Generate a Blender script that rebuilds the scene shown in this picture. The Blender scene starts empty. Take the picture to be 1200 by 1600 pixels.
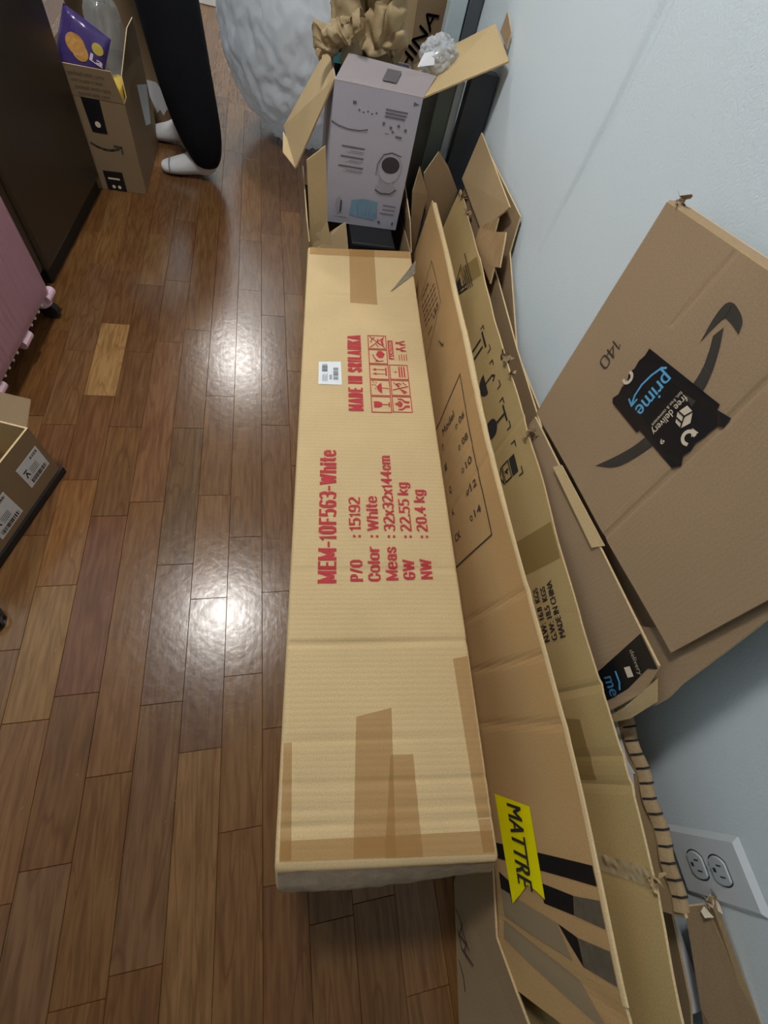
import bpy, bmesh, math, random
from mathutils import Vector, Matrix, noise
R = random.Random(7)
scn = bpy.context.scene
col = scn.collection

# ------------------------------------------------------------------ camera, world, exposure
CAM_H = 1.065
cam = bpy.data.cameras.new('camera'); cam_o = bpy.data.objects.new('camera', cam); col.objects.link(cam_o)
cam.sensor_width = 36.0; cam.lens = 679.0 / 1600.0 * 36.0; cam.clip_start = 0.01
ax_x = Vector((0.97181977, -0.13225448, 0.19512839))
ax_d = Vector((-0.0227224, -0.87648258, -0.48089706))
ax_f = Vector((0.23462743, 0.46291149, -0.85478823))
m = Matrix.Identity(4)
for i in range(3):
    m[i][0] = ax_x[i]; m[i][1] = -ax_d[i]; m[i][2] = -ax_f[i]
m[2][3] = CAM_H
cam_o.matrix_world = m
scn.camera = cam_o
w = bpy.data.worlds.new('world'); scn.world = w; w.use_nodes = True
w.node_tree.nodes['Background'].inputs[0].default_value = (0.6, 0.65, 0.7, 1)
w.node_tree.nodes['Background'].inputs[1].default_value = 0.05
scn.view_settings.view_transform = 'Standard'; scn.view_settings.look = 'None'
scn.view_settings.gamma = 1.0; scn.view_settings.exposure = 0.0
scn.view_settings.use_curve_mapping = False
LAMP_POWER = 112.0           # emission strength of the two ceiling lamps
LAMP_COLOR = (1.0, 0.97, 0.93)

# ------------------------------------------------------------------ helpers
def lin(h):
    h = h.lstrip('#'); c = [int(h[i:i+2], 16) / 255 for i in (0, 2, 4)]
    return tuple((x / 12.92 if x <= .04045 else ((x + .055) / 1.055) ** 2.4) for x in c)

def link(o, parent=None):
    col.objects.link(o)
    if parent is not None: o.parent = parent
    return o

def tag(o, label, cat, group=None):
    o['label'] = label; o['category'] = cat
    if group: o['group'] = group
    return o

def thing(name, label, cat, loc=(0, 0, 0), group=None, rz=0.0):
    o = bpy.data.objects.new(name, None); o.empty_display_size = .05
    o.location = loc; o.rotation_euler = (0, 0, rz)
    col.objects.link(o)
    return tag(o, label, cat, group)

def struct(o):
    o['kind'] = 'structure'; return o

def mesh_obj(name, verts, faces, mats, parent=None, uv=None, smooth=False, fmat=None, world=True):
    """verts in world space; when a parent is given they are re-expressed in its frame"""
    me = bpy.data.meshes.new(name)
    vs = [Vector(v) for v in verts]
    if parent is not None and world:
        pm = root_matrix(parent).inverted()
        vs = [pm @ v for v in vs]
    me.from_pydata([tuple(v) for v in vs], [], faces)
    if not isinstance(mats, (list, tuple)): mats = [mats]
    for mm in mats: me.materials.append(mm)
    if fmat:
        for p, k in zip(me.polygons, fmat): p.material_index = k
    if smooth:
        for p in me.polygons: p.use_smooth = True
    if uv:
        l = me.uv_layers.new(name='UVMap')
        for lp in me.loops: l.data[lp.index].uv = uv[lp.vertex_index]
    me.validate(); me.update()
    return link(bpy.data.objects.new(name, me), parent)

def root_matrix(o):
    mm = Matrix.LocRotScale(o.location, o.rotation_euler, o.scale)
    return (root_matrix(o.parent) @ mm) if o.parent else mm

def V(*a): return Vector(a)

def boxv(x0, x1, y0, y1, z0, z1):
    v = [(x, y, z) for z in (z0, z1) for y in (y0, y1) for x in (x0, x1)]
    f = [(0, 2, 3, 1), (4, 5, 7, 6), (0, 1, 5, 4), (2, 6, 7, 3), (0, 4, 6, 2), (1, 3, 7, 5)]
    return v, f

def bevel_box(name, x0, x1, y0, y1, z0, z1, mat, parent=None, r=.004, seg=2):
    bm = bmesh.new(); v, f = boxv(x0, x1, y0, y1, z0, z1)
    bv = [bm.verts.new(a) for a in v]
    for q in f: bm.faces.new([bv[i] for i in q])
    if r > 0: bmesh.ops.bevel(bm, geom=bm.edges[:], offset=r, segments=seg, affect='EDGES', profile=.5)
    bmesh.ops.recalc_face_normals(bm, faces=bm.faces)
    return bm_obj(name, bm, mat, parent)

def bm_obj(name, bm, mats, parent=None, smooth=False):
    bm.verts.ensure_lookup_table(); bm.verts.index_update()
    verts = [v.co.copy() for v in bm.verts]; faces = [[v.index for v in f.verts] for f in bm.faces]
    bm.free()
    return mesh_obj(name, verts, faces, mats, parent, smooth=smooth, uv=box_uv(verts, faces))

def box_uv(verts, faces):
    # simple planar-ish UV in metres (x+z, y+z) good enough for speckle and fibres
    return [(v[0] + .37 * v[2], v[1] + .61 * v[2]) for v in verts]

def itp(tab, y):
    if y <= tab[0][0]: return tab[0][1]
    for (a, b), (c, d) in zip(tab, tab[1:]):
        if y <= c:
            k = (y - a) / (c - a); return b + (d - b) * k
    return tab[-1][1]

def sheet(name, P, s0, s1, t0, t1, ns, nt, th, mats, parent=None, smooth=False):
    """a board with thickness; P(s,t) -> Vector on its front face; th goes to the back.  mats=[face, rim]"""
    T1 = t1 if callable(t1) else (lambda s: t1)
    T0 = t0 if callable(t0) else (lambda s: t0)
    fr, bk, uv = [], [], []
    for i in range(ns + 1):
        s = s0 + (s1 - s0) * i / ns
        for j in range(nt + 1):
            t = T0(s) + (T1(s) - T0(s)) * j / nt
            p = P(s, t); n = normal(P, s, t)
            fr.append(p); bk.append(p - n * th); uv.append((s, t))
    N = len(fr); W = nt + 1
    faces, fm = [], []
    for i in range(ns):
        for j in range(nt):
            a = i * W + j
            faces.append((a, a + W, a + W + 1, a + 1)); fm.append(0)
            faces.append((N + a, N + a + 1, N + a + W + 1, N + a + W)); fm.append(0)
    for i in range(ns):
        a = i * W; faces.append((a, N + a, N + a + W, a + W)); fm.append(1)
        a = i * W + nt; faces.append((a, a + W, N + a + W, N + a)); fm.append(1)
    for j in range(nt):
        a = j; faces.append((a, a + 1, N + a + 1, N + a)); fm.append(1)
        a = ns * W + j; faces.append((a, N + a, N + a + 1, a + 1)); fm.append(1)
    if len(mats) == 1: fm = [0] * len(fm)
    return mesh_obj(name, fr + bk, faces, mats, parent, uv=uv + uv, fmat=fm, smooth=smooth)

def normal(P, s, t, e=1e-3):
    a = P(s + e, t) - P(s - e, t); b = P(s, t + e) - P(s, t - e)
    return a.cross(b).normalized()

def poly3(name, pts, th, mats, parent=None, toward=None):
    """a flat board cut to any outline of 3D points, with thickness; the front faces `toward`"""
    pts = [Vector(p) for p in pts]
    n = Vector((0, 0, 0))
    for a, b in zip(pts, pts[1:] + pts[:1]): n += a.cross(b)
    n.normalize()
    toward = Vector(toward) if toward is not None else Vector((0, 0, CAM_H)) - pts[0]
    if n.dot(toward) < 0: pts.reverse(); n = -n
    u = (pts[1] - pts[0]).normalized(); v = n.cross(u)
    N = len(pts); vs = pts + [p - n * th for p in pts]
    uv = [((p - pts[0]).dot(u), (p - pts[0]).dot(v)) for p in vs]
    faces = [tuple(range(N)), tuple(range(2 * N - 1, N - 1, -1))]
    fm = [0, 0]
    for i in range(N):
        j = (i + 1) % N; faces.append((i, N + i, N + j, j)); fm.append(1 if len(mats) > 1 else 0)
    return mesh_obj(name, vs, faces, mats, parent, uv=uv, fmat=fm)

# ------------------------------------------------------------------ materials
MATS = {}
def base_mat(name):
    mt = bpy.data.materials.new(name); mt.use_nodes = True
    nt = mt.node_tree; b = nt.nodes['Principled BSDF']; MATS[name] = mt
    return mt, nt, b

def N(nt, t, **k):
    n = nt.nodes.new(t)
    for a, v in k.items(): setattr(n, a, v)
    return n

def mix_col(nt, fac, a, b, blend='MIX'):
    n = N(nt, 'ShaderNodeMix', data_type='RGBA', blend_type=blend)
    for sock, val in ((n.inputs['Factor'], fac), (n.inputs[6], a), (n.inputs[7], b)):
        if isinstance(val, bpy.types.NodeSocket): nt.links.new(val, sock)
        elif isinstance(val, (int, float)): sock.default_value = val
        else: sock.default_value = (*val[:3], 1)
    return n.outputs[2]

def plain(name, hexc, rough=.6, noise_amt=.12, scale=30, bump=0.0, metallic=0, coat=0, spec=.5):
    mt, nt, b = base_mat(name)
    c = lin(hexc); tc = N(nt, 'ShaderNodeTexCoord')
    nz = N(nt, 'ShaderNodeTexNoise'); nz.inputs['Scale'].default_value = scale; nz.inputs['Detail'].default_value = 4
    nt.links.new(tc.outputs['Object'], nz.inputs['Vector'])
    o = mix_col(nt, nz.outputs['Fac'], tuple(x * (1 - noise_amt) for x in c), tuple(min(1, x * (1 + noise_amt)) for x in c))
    nt.links.new(o, b.inputs['Base Color'])
    b.inputs['Roughness'].default_value = rough; b.inputs['Metallic'].default_value = metallic
    b.inputs['Coat Weight'].default_value = coat; b.inputs['Specular IOR Level'].default_value = spec
    if bump:
        bp = N(nt, 'ShaderNodeBump'); bp.inputs['Strength'].default_value = bump; bp.inputs['Distance'].default_value = .004
        nt.links.new(nz.outputs['Fac'], bp.inputs['Height']); nt.links.new(bp.outputs['Normal'], b.inputs['Normal'])
    return mt

def kraft(name, hexc, lines=None, period=.0085, line_amt=.07, blot=.10, rough=.75, bump=.15):
    """corrugated board: fibres, faint blotches and flute lines along UV"""
    mt, nt, b = base_mat(name)
    c = lin(hexc)
    uv = N(nt, 'ShaderNodeUVMap')
    n1 = N(nt, 'ShaderNodeTexNoise'); n1.inputs['Scale'].default_value = 9; n1.inputs['Detail'].default_value = 5
    n2 = N(nt, 'ShaderNodeTexNoise'); n2.inputs['Scale'].default_value = 420; n2.inputs['Detail'].default_value = 3
    for q in (n1, n2): nt.links.new(uv.outputs[0], q.inputs['Vector'])
    o = mix_col(nt, n1.outputs['Fac'], tuple(x * (1 - blot) for x in c), tuple(min(1, x * (1 + blot)) for x in c))
    r = N(nt, 'ShaderNodeMapRange'); r.inputs[1].default_value = .3; r.inputs[2].default_value = .75
    r.inputs[3].default_value = .86; r.inputs[4].default_value = 1.08
    nt.links.new(n2.outputs['Fac'], r.inputs[0])
    gr = N(nt, 'ShaderNodeCombineColor')
    for k in range(3): nt.links.new(r.outputs[0], gr.inputs[k])
    o = mix_col(nt, 1.0, o, gr.outputs[0], 'MULTIPLY')
    hgt = n1.outputs['Fac']
    if lines:
        wv = N(nt, 'ShaderNodeTexWave', wave_type='BANDS', bands_direction=lines)
        wv.inputs['Scale'].default_value = 2 * math.pi / (20 * period); wv.inputs['Distortion'].default_value = .6
        wv.inputs['Detail'].default_value = 1; wv.inputs['Detail Scale'].default_value = .3
        nt.links.new(uv.outputs[0], wv.inputs['Vector'])
        r2 = N(nt, 'ShaderNodeMapRange'); r2.inputs[3].default_value = 1 - line_amt; r2.inputs[4].default_value = 1
        r2.inputs[1].default_value = 0; r2.inputs[2].default_value = .35
        nt.links.new(wv.outputs['Fac'], r2.inputs[0])
        g2 = N(nt, 'ShaderNodeCombineColor')
        for k in range(3): nt.links.new(r2.outputs[0], g2.inputs[k])
        # flute lines come and go over the sheet
        n3 = N(nt, 'ShaderNodeTexNoise'); n3.inputs['Scale'].default_value = 5
        nt.links.new(uv.outputs[0], n3.inputs['Vector'])
        g3 = mix_col(nt, n3.outputs['Fac'], (1, 1, 1), g2.outputs[0])
        o = mix_col(nt, 1.0, o, g3, 'MULTIPLY')
        hgt = wv.outputs['Fac']
    nt.links.new(o, b.inputs['Base Color'])
    b.inputs['Roughness'].default_value = rough; b.inputs['Specular IOR Level'].default_value = .25
    bp = N(nt, 'ShaderNodeBump'); bp.inputs['Strength'].default_value = bump; bp.inputs['Distance'].default_value = .002
    nt.links.new(hgt, bp.inputs['Height']); nt.links.new(bp.outputs['Normal'], b.inputs['Normal'])
    return mt

def plastic(name, hexc, clear=.4, rough=.08, scale=14, bump=.8, detail=3, trans=.25):
    """thin crumpled film: partly clear, glossy"""
    mt, nt, b = base_mat(name)
    tc = N(nt, 'ShaderNodeTexCoord')
    b.inputs['Base Color'].default_value = (*lin(hexc), 1); b.inputs['Roughness'].default_value = rough
    b.inputs['Specular IOR Level'].default_value = .8
    vz = N(nt, 'ShaderNodeTexNoise', noise_type='RIDGED_MULTIFRACTAL'); vz.inputs['Scale'].default_value = scale
    vz.inputs['Detail'].default_value = detail
    nt.links.new(tc.outputs['Object'], vz.inputs['Vector'])
    bp = N(nt, 'ShaderNodeBump'); bp.inputs['Strength'].default_value = bump; bp.inputs['Distance'].default_value = .02
    nt.links.new(vz.outputs['Fac'], bp.inputs['Height']); nt.links.new(bp.outputs['Normal'], b.inputs['Normal'])
    tl = N(nt, 'ShaderNodeBsdfTranslucent'); tl.inputs[0].default_value = (*lin(hexc), 1); nt.links.new(bp.outputs[0], tl.inputs['Normal'])
    m0 = N(nt, 'ShaderNodeMixShader'); m0.inputs[0].default_value = trans
    tr = N(nt, 'ShaderNodeBsdfTransparent'); mx = N(nt, 'ShaderNodeMixShader'); mx.inputs[0].default_value = clear
    nt.links.new(b.outputs[0], m0.inputs[1]); nt.links.new(tl.outputs[0], m0.inputs[2])
    out = nt.nodes['Material Output']
    nt.links.new(m0.outputs[0], mx.inputs[1]); nt.links.new(tr.outputs[0], mx.inputs[2]); nt.links.new(mx.outputs[0], out.inputs[0])
    return mt

M_box = kraft('kraft_long_carton', '#d5b98b', lines='Y', period=.0088, line_amt=.09, bump=.08)
M_A = kraft('kraft_leaning_sheet', '#c19d6c', lines=None)
M_B = kraft('kraft_olive_sheet', '#b99f6c', lines=None)
M_edge = kraft('kraft_cut_edge', '#d9bf92')
M_M = kraft('kraft_grey_brown', '#a68d70', lines='X', period=.007, line_amt=.025, blot=.06, bump=.05)
M_kr = kraft('kraft_plain', '#ad9470')
M_kd = kraft('kraft_dull', '#988062')
M_kl = kraft('kraft_inner_light', '#c2a97e')
M_corr = kraft('kraft_corrugated', '#b5946b', lines='Y', period=.011, line_amt=.35, bump=.8)
M_tape = plain('parcel_tape', '#b48a52', rough=.28, noise_amt=.06)
M_tape_b = plain('parcel_tape_olive', '#93783f', rough=.35, noise_amt=.06)
M_clear = plastic('clear_tape', '#d8cbb0', clear=.55, rough=.15, scale=60)
M_red = plain('red_print', '#b8343a', rough=.8, noise_amt=.15, scale=200)
M_black = plain('black_print', '#2b2926', rough=.8)
M_ink = plain('grey_black_print', '#3a352f', rough=.85)
M_btape = plain('black_tape', '#15161a', rough=.35)
M_cyan = plain('cyan_print', '#5aa9d8', rough=.6)
M_cream = plain('cream_print', '#d8cbb4', rough=.7)
M_white = plain('white_paper', '#e8eaee', rough=.7, noise_amt=.03)
M_grey_ink = plain('grey_ink', '#7d848c', rough=.8)
M_yellow = plain('yellow_tape', '#fdf000', rough=.4, noise_amt=.05)
M_wear = plain('scuffed_black_print', '#5d5344', rough=.85, noise_amt=.6, scale=60)

# ------------------------------------------------------------------ flat print: 2D shapes mapped onto a surface
_TXT = {}
def text2d(body, bold=0.0, spacing=1.0, shear=0.0):
    key = (body, bold, spacing, shear)
    if key not in _TXT:
        cu = bpy.data.curves.new('txt', 'FONT'); cu.body = body; cu.size = 1.0; cu.offset = bold
        cu.resolution_u = 3; cu.space_character = spacing; cu.shear = shear
        o = bpy.data.objects.new('txt', cu); col.objects.link(o)
        dg = bpy.context.evaluated_depsgraph_get(); me = bpy.data.meshes.new_from_object(o.evaluated_get(dg))
        vs = [(v.co.x, v.co.y) for v in me.vertices]; fs = [tuple(p.vertices) for p in me.polygons]
        bpy.data.objects.remove(o); bpy.data.curves.remove(cu); bpy.data.meshes.remove(me)
        _TXT[key] = (vs, fs)
    return _TXT[key]

class Ink:
    def __init__(s): s.v = []; s.f = []; s.k = 0; s.z = []; s.cut = []
    def mark(s): s.cut.append(len(s.f)); return s
    def lay(s, n): s.k += 1; s.z += [(s.k % 23) * .000022] * n
    def poly(s, pts):
        b = len(s.v); s.v += [tuple(p) for p in pts]; s.f.append(tuple(range(b, b + len(pts)))); s.lay(len(pts)); return s
    def line(s, p, q, wd):
        p = Vector(p); q = Vector(q); d = (q - p).normalized(); n = Vector((-d.y, d.x)) * wd / 2
        k = max(1, int((q - p).length / .012)) if (q - p).length < .6 else 1
        for i in range(k):
            a, b = p.lerp(q, i / k), p.lerp(q, (i + 1) / k); s.poly([a + n, a - n, b - n, b + n])
        return s
    def path(s, pts, wd, closed=False):
        pts = [Vector(p) for p in pts]
        for a, b in zip(pts, pts[1:] + (pts[:1] if closed else [])):
            e = (b - a).normalized() * wd / 2 if (b - a).length else Vector((0, 0))
            s.line(a - e, b + e, wd)
        return s
    def rect(s, x0, y0, x1, y1, wd): return s.path([(x0, y0), (x1, y0), (x1, y1), (x0, y1)], wd, True)
    def fill(s, x0, y0, x1, y1): return s.poly([(x0, y0), (x1, y0), (x1, y1), (x0, y1)])
    def disc(s, x, y, rx, ry=None, n=16, a0=0, a1=360):
        ry = ry or rx; k = n if a1 - a0 >= 360 else n + 1
        return s.poly([(x + rx * math.cos(math.radians(a0 + (a1 - a0) * i / n)), y + ry * math.sin(math.radians(a0 + (a1 - a0) * i / n))) for i in range(k)])
    def arc(s, x, y, r, a0, a1, wd, n=10):
        return s.path([(x + r * math.cos(math.radians(a0 + (a1 - a0) * i / n)), y + r * math.sin(math.radians(a0 + (a1 - a0) * i / n))) for i in range(n + 1)], wd)
    def text(s, body, x, y, height, width=None, bold=0.0, shear=0.0):
        """cap height `height`, squeezed to `width`"""
        s.mark(); vs, fs = text2d(body, 0.0, shear=shear)
        x0 = min(v[0] for v in vs); x1 = max(v[0] for v in vs); ky = height / .70
        kx = (width / (x1 - x0)) if width else ky
        sh = [0.0] if not bold else ([-1.0, 0.0, 1.0] if bold < .04 else [-1.0, -.5, 0.0, .5, 1.0])
        for q in sh:      # heavier strokes: the same outline set again a hair to each side
            b = len(s.v); s.v += [(x + (v[0] - x0 + q * bold) * kx, y + v[1] * ky) for v in vs]
            s.f += [tuple(i + b for i in f) for f in fs]; s.lay(len(vs))
        return s
    def barcode(s, x0, y0, x1, y1, rnd, n=26):
        x = x0
        st = (x1 - x0) / n
        while x < x1 - st:
            k = rnd.choice((.4, .7, 1.1)) * st; s.fill(x, y0, min(x1, x + k), y1); x += k + rnd.choice((.4, .6, 1.0)) * st
        return s
    def build(s, name, mp, mat, parent, clean=False):
        vs = [mp(*v) for v in s.v]
        if hasattr(mp, 'nrm'): vs = [p + mp.nrm(*v) * z for p, v, z in zip(vs, s.v, s.z)]
        cuts = sorted(set([0] + s.cut + [len(s.f)])); out = None
        for a, b in zip(cuts, cuts[1:]):      # every word or symbol is a part of its own
            used = sorted({i for f in s.f[a:b] for i in f}); ix = {i: k for k, i in enumerate(used)}
            out = mesh_obj(name, [vs[i] for i in used], [tuple(ix[i] for i in f) for f in s.f[a:b]], mat, parent)
        return out

# heavy condensed block letters drawn with strokes
_O = [(.25, 0), (.75, 0), (1, .2), (1, .8), (.75, 1), (.25, 1), (0, .8), (0, .2), (.25, 0)]
_C = [(1, .68), (1, .8), (.75, 1), (.25, 1), (0, .8), (0, .2), (.25, 0), (.75, 0), (1, .2), (1, .32)]
_S = [(1, .78), (.75, 1), (.25, 1), (0, .82), (0, .66), (.25, .56), (.75, .46), (1, .34), (1, .18), (.75, 0), (.25, 0), (0, .2)]
_low = lambda ps: [(x, y * .74) for x, y in ps]
GLYPH = {'M': (1.2, [(0, 0), (0, 1)], [(0, 1), (.5, .12)], [(.5, .12), (1, 1)], [(1, 1), (1, 0)]), 'E': (.72, [(1, 0), (0, 0), (0, 1), (1, 1)], [(0, .5), (.85, .5)]), '-': (.5, [(0, .42), (1, .42)]),
 '1': (.5, [(0, .8), (.75, 1), (.75, 0)]), '0': (.85, _O), 'O': (.85, _O), 'F': (.72, [(0, 0), (0, 1), (1, 1)], [(0, .5), (.85, .5)]),
 '5': (.85, [(.95, 1), (.05, 1), (.05, .55), (.75, .6), (1, .45), (1, .18), (.75, 0), (.25, 0), (0, .05)]),
 '6': (.85, [(1, .93), (.75, 1), (.25, 1), (0, .8), (0, .2), (.25, 0), (.75, 0), (1, .2), (1, .42), (.75, .58), (.05, .55)]),
 '3': (.85, [(0, .93), (.25, 1), (.75, 1), (1, .8), (1, .64), (.72, .52), (1, .4), (1, .2), (.75, 0), (.25, 0), (0, .07)], [(.4, .52), (.7, .52)]),
 'W': (1.3, [(0, 1), (.25, 0)], [(.25, 0), (.5, .9)], [(.5, .9), (.75, 0)], [(.75, 0), (1, 1)]), 'h': (.8, [(0, 0), (0, 1)], [(0, .58), (.3, .74), (.75, .74), (1, .58), (1, 0)]),
 'i': (.26, [(.5, 0), (.5, .74)], [(.5, .93), (.5, 1)]), 't': (.5, [(.45, 1), (.45, .08), (.95, 0)], [(0, .74), (1, .74)]),
 'e': (.8, [(0, .37), (1, .37), (1, .58), (.75, .74), (.25, .74), (0, .58), (0, .18), (.25, 0), (.75, 0), (1, .08)]),
 'P': (.8, [(0, 0), (0, 1), (.75, 1), (1, .86), (1, .6), (.75, .46), (0, .46)]), '/': (.6, [(0, 0), (1, 1)]), 'C': (.82, _C), 'c': (.75, _low(_C)), 'o': (.8, _low(_O)),
 'l': (.26, [(.5, 0), (.5, 1)]), 'r': (.55, [(0, 0), (0, .74)], [(0, .5), (.5, .72), (1, .74)]), ':': (.26, [(.5, .03), (.5, .12)], [(.5, .55), (.5, .64)]),
 '9': (.85, [(.0, .07), (.25, 0), (.75, 0), (1, .2), (1, .8), (.75, 1), (.25, 1), (0, .8), (0, .58), (.25, .42), (.95, .45)]),
 '2': (.82, [(0, .9), (.25, 1), (.75, 1), (1, .8), (1, .62), (0, .12), (0, 0), (1, 0)]),
 'a': (.78, [(.05, .6), (.25, .74), (.75, .74), (1, .6), (1, 0)], [(1, .43), (.25, .43), (0, .3), (0, .13), (.25, 0), (.7, 0), (1, .15)]),
 's': (.75, _low(_S)), 'S': (.82, _S), 'x': (.75, [(0, 0), (1, .74)], [(0, .74), (1, 0)]), '4': (.85, [(.72, 0), (.72, 1)], [(.72, 1), (0, .3)], [(0, .28), (1, .28)]),
 'm': (1.25, [(0, 0), (0, .74)], [(0, .6), (.15, .74), (.4, .74), (.5, .62), (.5, 0)], [(.5, .62), (.65, .74), (.9, .74), (1, .62), (1, 0)]),
 'G': (.85, [(1, .74), (1, .8), (.75, 1), (.25, 1), (0, .8), (0, .2), (.25, 0), (.75, 0), (1, .2), (1, .46), (.55, .46)]), 'N': (.9, [(0, 0), (0, 1)], [(0, 1), (1, 0)], [(1, 0), (1, 1)]),
 '.': (.26, [(.5, .02), (.5, .1)]), 'k': (.78, [(0, 0), (0, 1)], [(0, .3), (1, .74)], [(.35, .42), (1, 0)]),
 'g': (.8, [(1, .74), (1, -.12), (.75, -.27), (.2, -.27), (0, -.16)], [(1, .58), (.75, .74), (.25, .74), (0, .58), (0, .18), (.25, 0), (.75, 0), (1, .16)]),
 'A': (.95, [(0, 0), (.45, 1)], [(.55, 1), (1, 0)], [(.2, .3), (.8, .3)]), 'D': (.85, [(0, 0), (0, 1), (.65, 1), (1, .78), (1, .22), (.65, 0), (0, 0)]), 'I': (.26, [(.5, 0), (.5, 1)]),
 'R': (.85, [(0, 0), (0, 1), (.75, 1), (1, .86), (1, .62), (.75, .48), (0, .48)], [(.5, .48), (1, 0)]), 'L': (.68, [(0, 1), (0, 0), (1, 0)]),
 'K': (.9, [(0, 0), (0, 1)], [(1, 1), (.1, .45)], [(.35, .6), (1, 0)]), 'T': (.8, [(0, 1), (1, 1)], [(.5, 1), (.5, 0)]), ' ': (.3,)}
def stroke_strip(ink, pts, sx, sy, lo, hi, caps=True):
    """one mitred ribbon; stems sx wide, bars sy thick, clipped between lo and hi"""
    P_ = [Vector(p) for p in pts]; closed = (P_[0] - P_[-1]).length < 1e-7
    if closed: P_ = P_[:-1]
    n_ = len(P_)
    if caps and not closed:
        for i, j in ((0, 1), (-1, -2)):
            d = (P_[i] - P_[j]).normalized(); P_[i] = P_[i] + Vector((d.x * sx / 2, d.y * sy / 2))
    def nrm(a, b): d = (b - a).normalized(); return Vector((-d.y, d.x))
    L, R_ = [], []
    for i in range(n_):
        ns = []
        if closed or i > 0: ns.append(nrm(P_[i - 1], P_[i]))
        if closed or i < n_ - 1: ns.append(nrm(P_[i], P_[(i + 1) % n_]))
        if len(ns) == 2:
            mt = ns[0] + ns[1]
            mt = mt.normalized() if mt.length > 1e-6 else ns[0]
            k = min(1.5, 1 / max(.3, mt.dot(ns[0])))
        else: mt, k = ns[0], 1
        o_ = Vector((mt.x * sx / 2, mt.y * sy / 2)) * k
        L.append(P_[i] + o_); R_.append(P_[i] - o_)
    cl = lambda p: (p.x, min(hi, max(lo, p.y)))
    for i in range(n_ if closed else n_ - 1):
        j = (i + 1) % n_; ink.poly([cl(L[i]), cl(R_[i]), cl(R_[j]), cl(L[j])])

def block_text(ink, body, x, y, h, width, sw, shear=0.0, bar=.62):
    ink.mark(); hs = sw / 2; sb = sw * bar; hb = sb / 2
    gap = sw * .34
    k = (width - len(body) * sw - (len(body) - 1) * gap) / max(.2, sum(max(0, GLYPH[c][0] - .26) for c in body))
    px = x
    for c in body:
        g = GLYPH[c]; w_ = max(0, g[0] - .26) * k
        for line in g[1:]:
            pts = []
            for a, b in line:
                yy = y + hb + b * (h - sb) if b >= 0 else y + hb + b * h
                pts.append((px + hs + a * w_ + shear * (yy - y), yy))
            if (Vector(pts[0]) - Vector(pts[1])).length < 1e-6: continue
            low = min(p[1] for p in pts) - hb
            stroke_strip(ink, pts, sw, sb, min(y, low), y + h)
        px += w_ + sw + gap
    return ink

def on(P, fx, eps=.0006):
    """mapper: ink (x,y) --fx--> (s,t) --P--> 3D lifted by eps along the face normal"""
    def f(x, y):
        a, b = fx(x, y); return P(a, b) + normal(P, a, b) * eps
    f.nrm = lambda x, y: normal(P, *fx(x, y))
    return f

# ================================================================== the room
WX = 0.60; LX = -1.40; BY = 4.40; FY = -2.2; CZ = 2.45

def wall_mat(name, hexc):
    mt, nt, b = base_mat(name); c = lin(hexc)
    tc = N(nt, 'ShaderNodeTexCoord')
    n1 = N(nt, 'ShaderNodeTexNoise'); n1.inputs['Scale'].default_value = 1.3; n1.inputs['Detail'].default_value = 2
    n2 = N(nt, 'ShaderNodeTexNoise'); n2.inputs['Scale'].default_value = 260; n2.inputs['Detail'].default_value = 2
    for q in (n1, n2): nt.links.new(tc.outputs['Object'], q.inputs['Vector'])
    nt.links.new(mix_col(nt, n1.outputs['Fac'], tuple(x * .97 for x in c), c), b.inputs['Base Color'])
    b.inputs['Roughness'].default_value = .55
    bp = N(nt, 'ShaderNodeBump'); bp.inputs['Strength'].default_value = .28; bp.inputs['Distance'].default_value = .0025
    nt.links.new(n2.outputs['Fac'], bp.inputs['Height']); nt.links.new(bp.outputs['Normal'], b.inputs['Normal'])
    return mt
M_wall = wall_mat('painted_wall', '#dce8ef')
M_ceil = wall_mat('painted_ceiling', '#e6e6e2')
M_trim = plain('white_trim', '#dfe0dc', rough=.4, noise_amt=.02)

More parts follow.
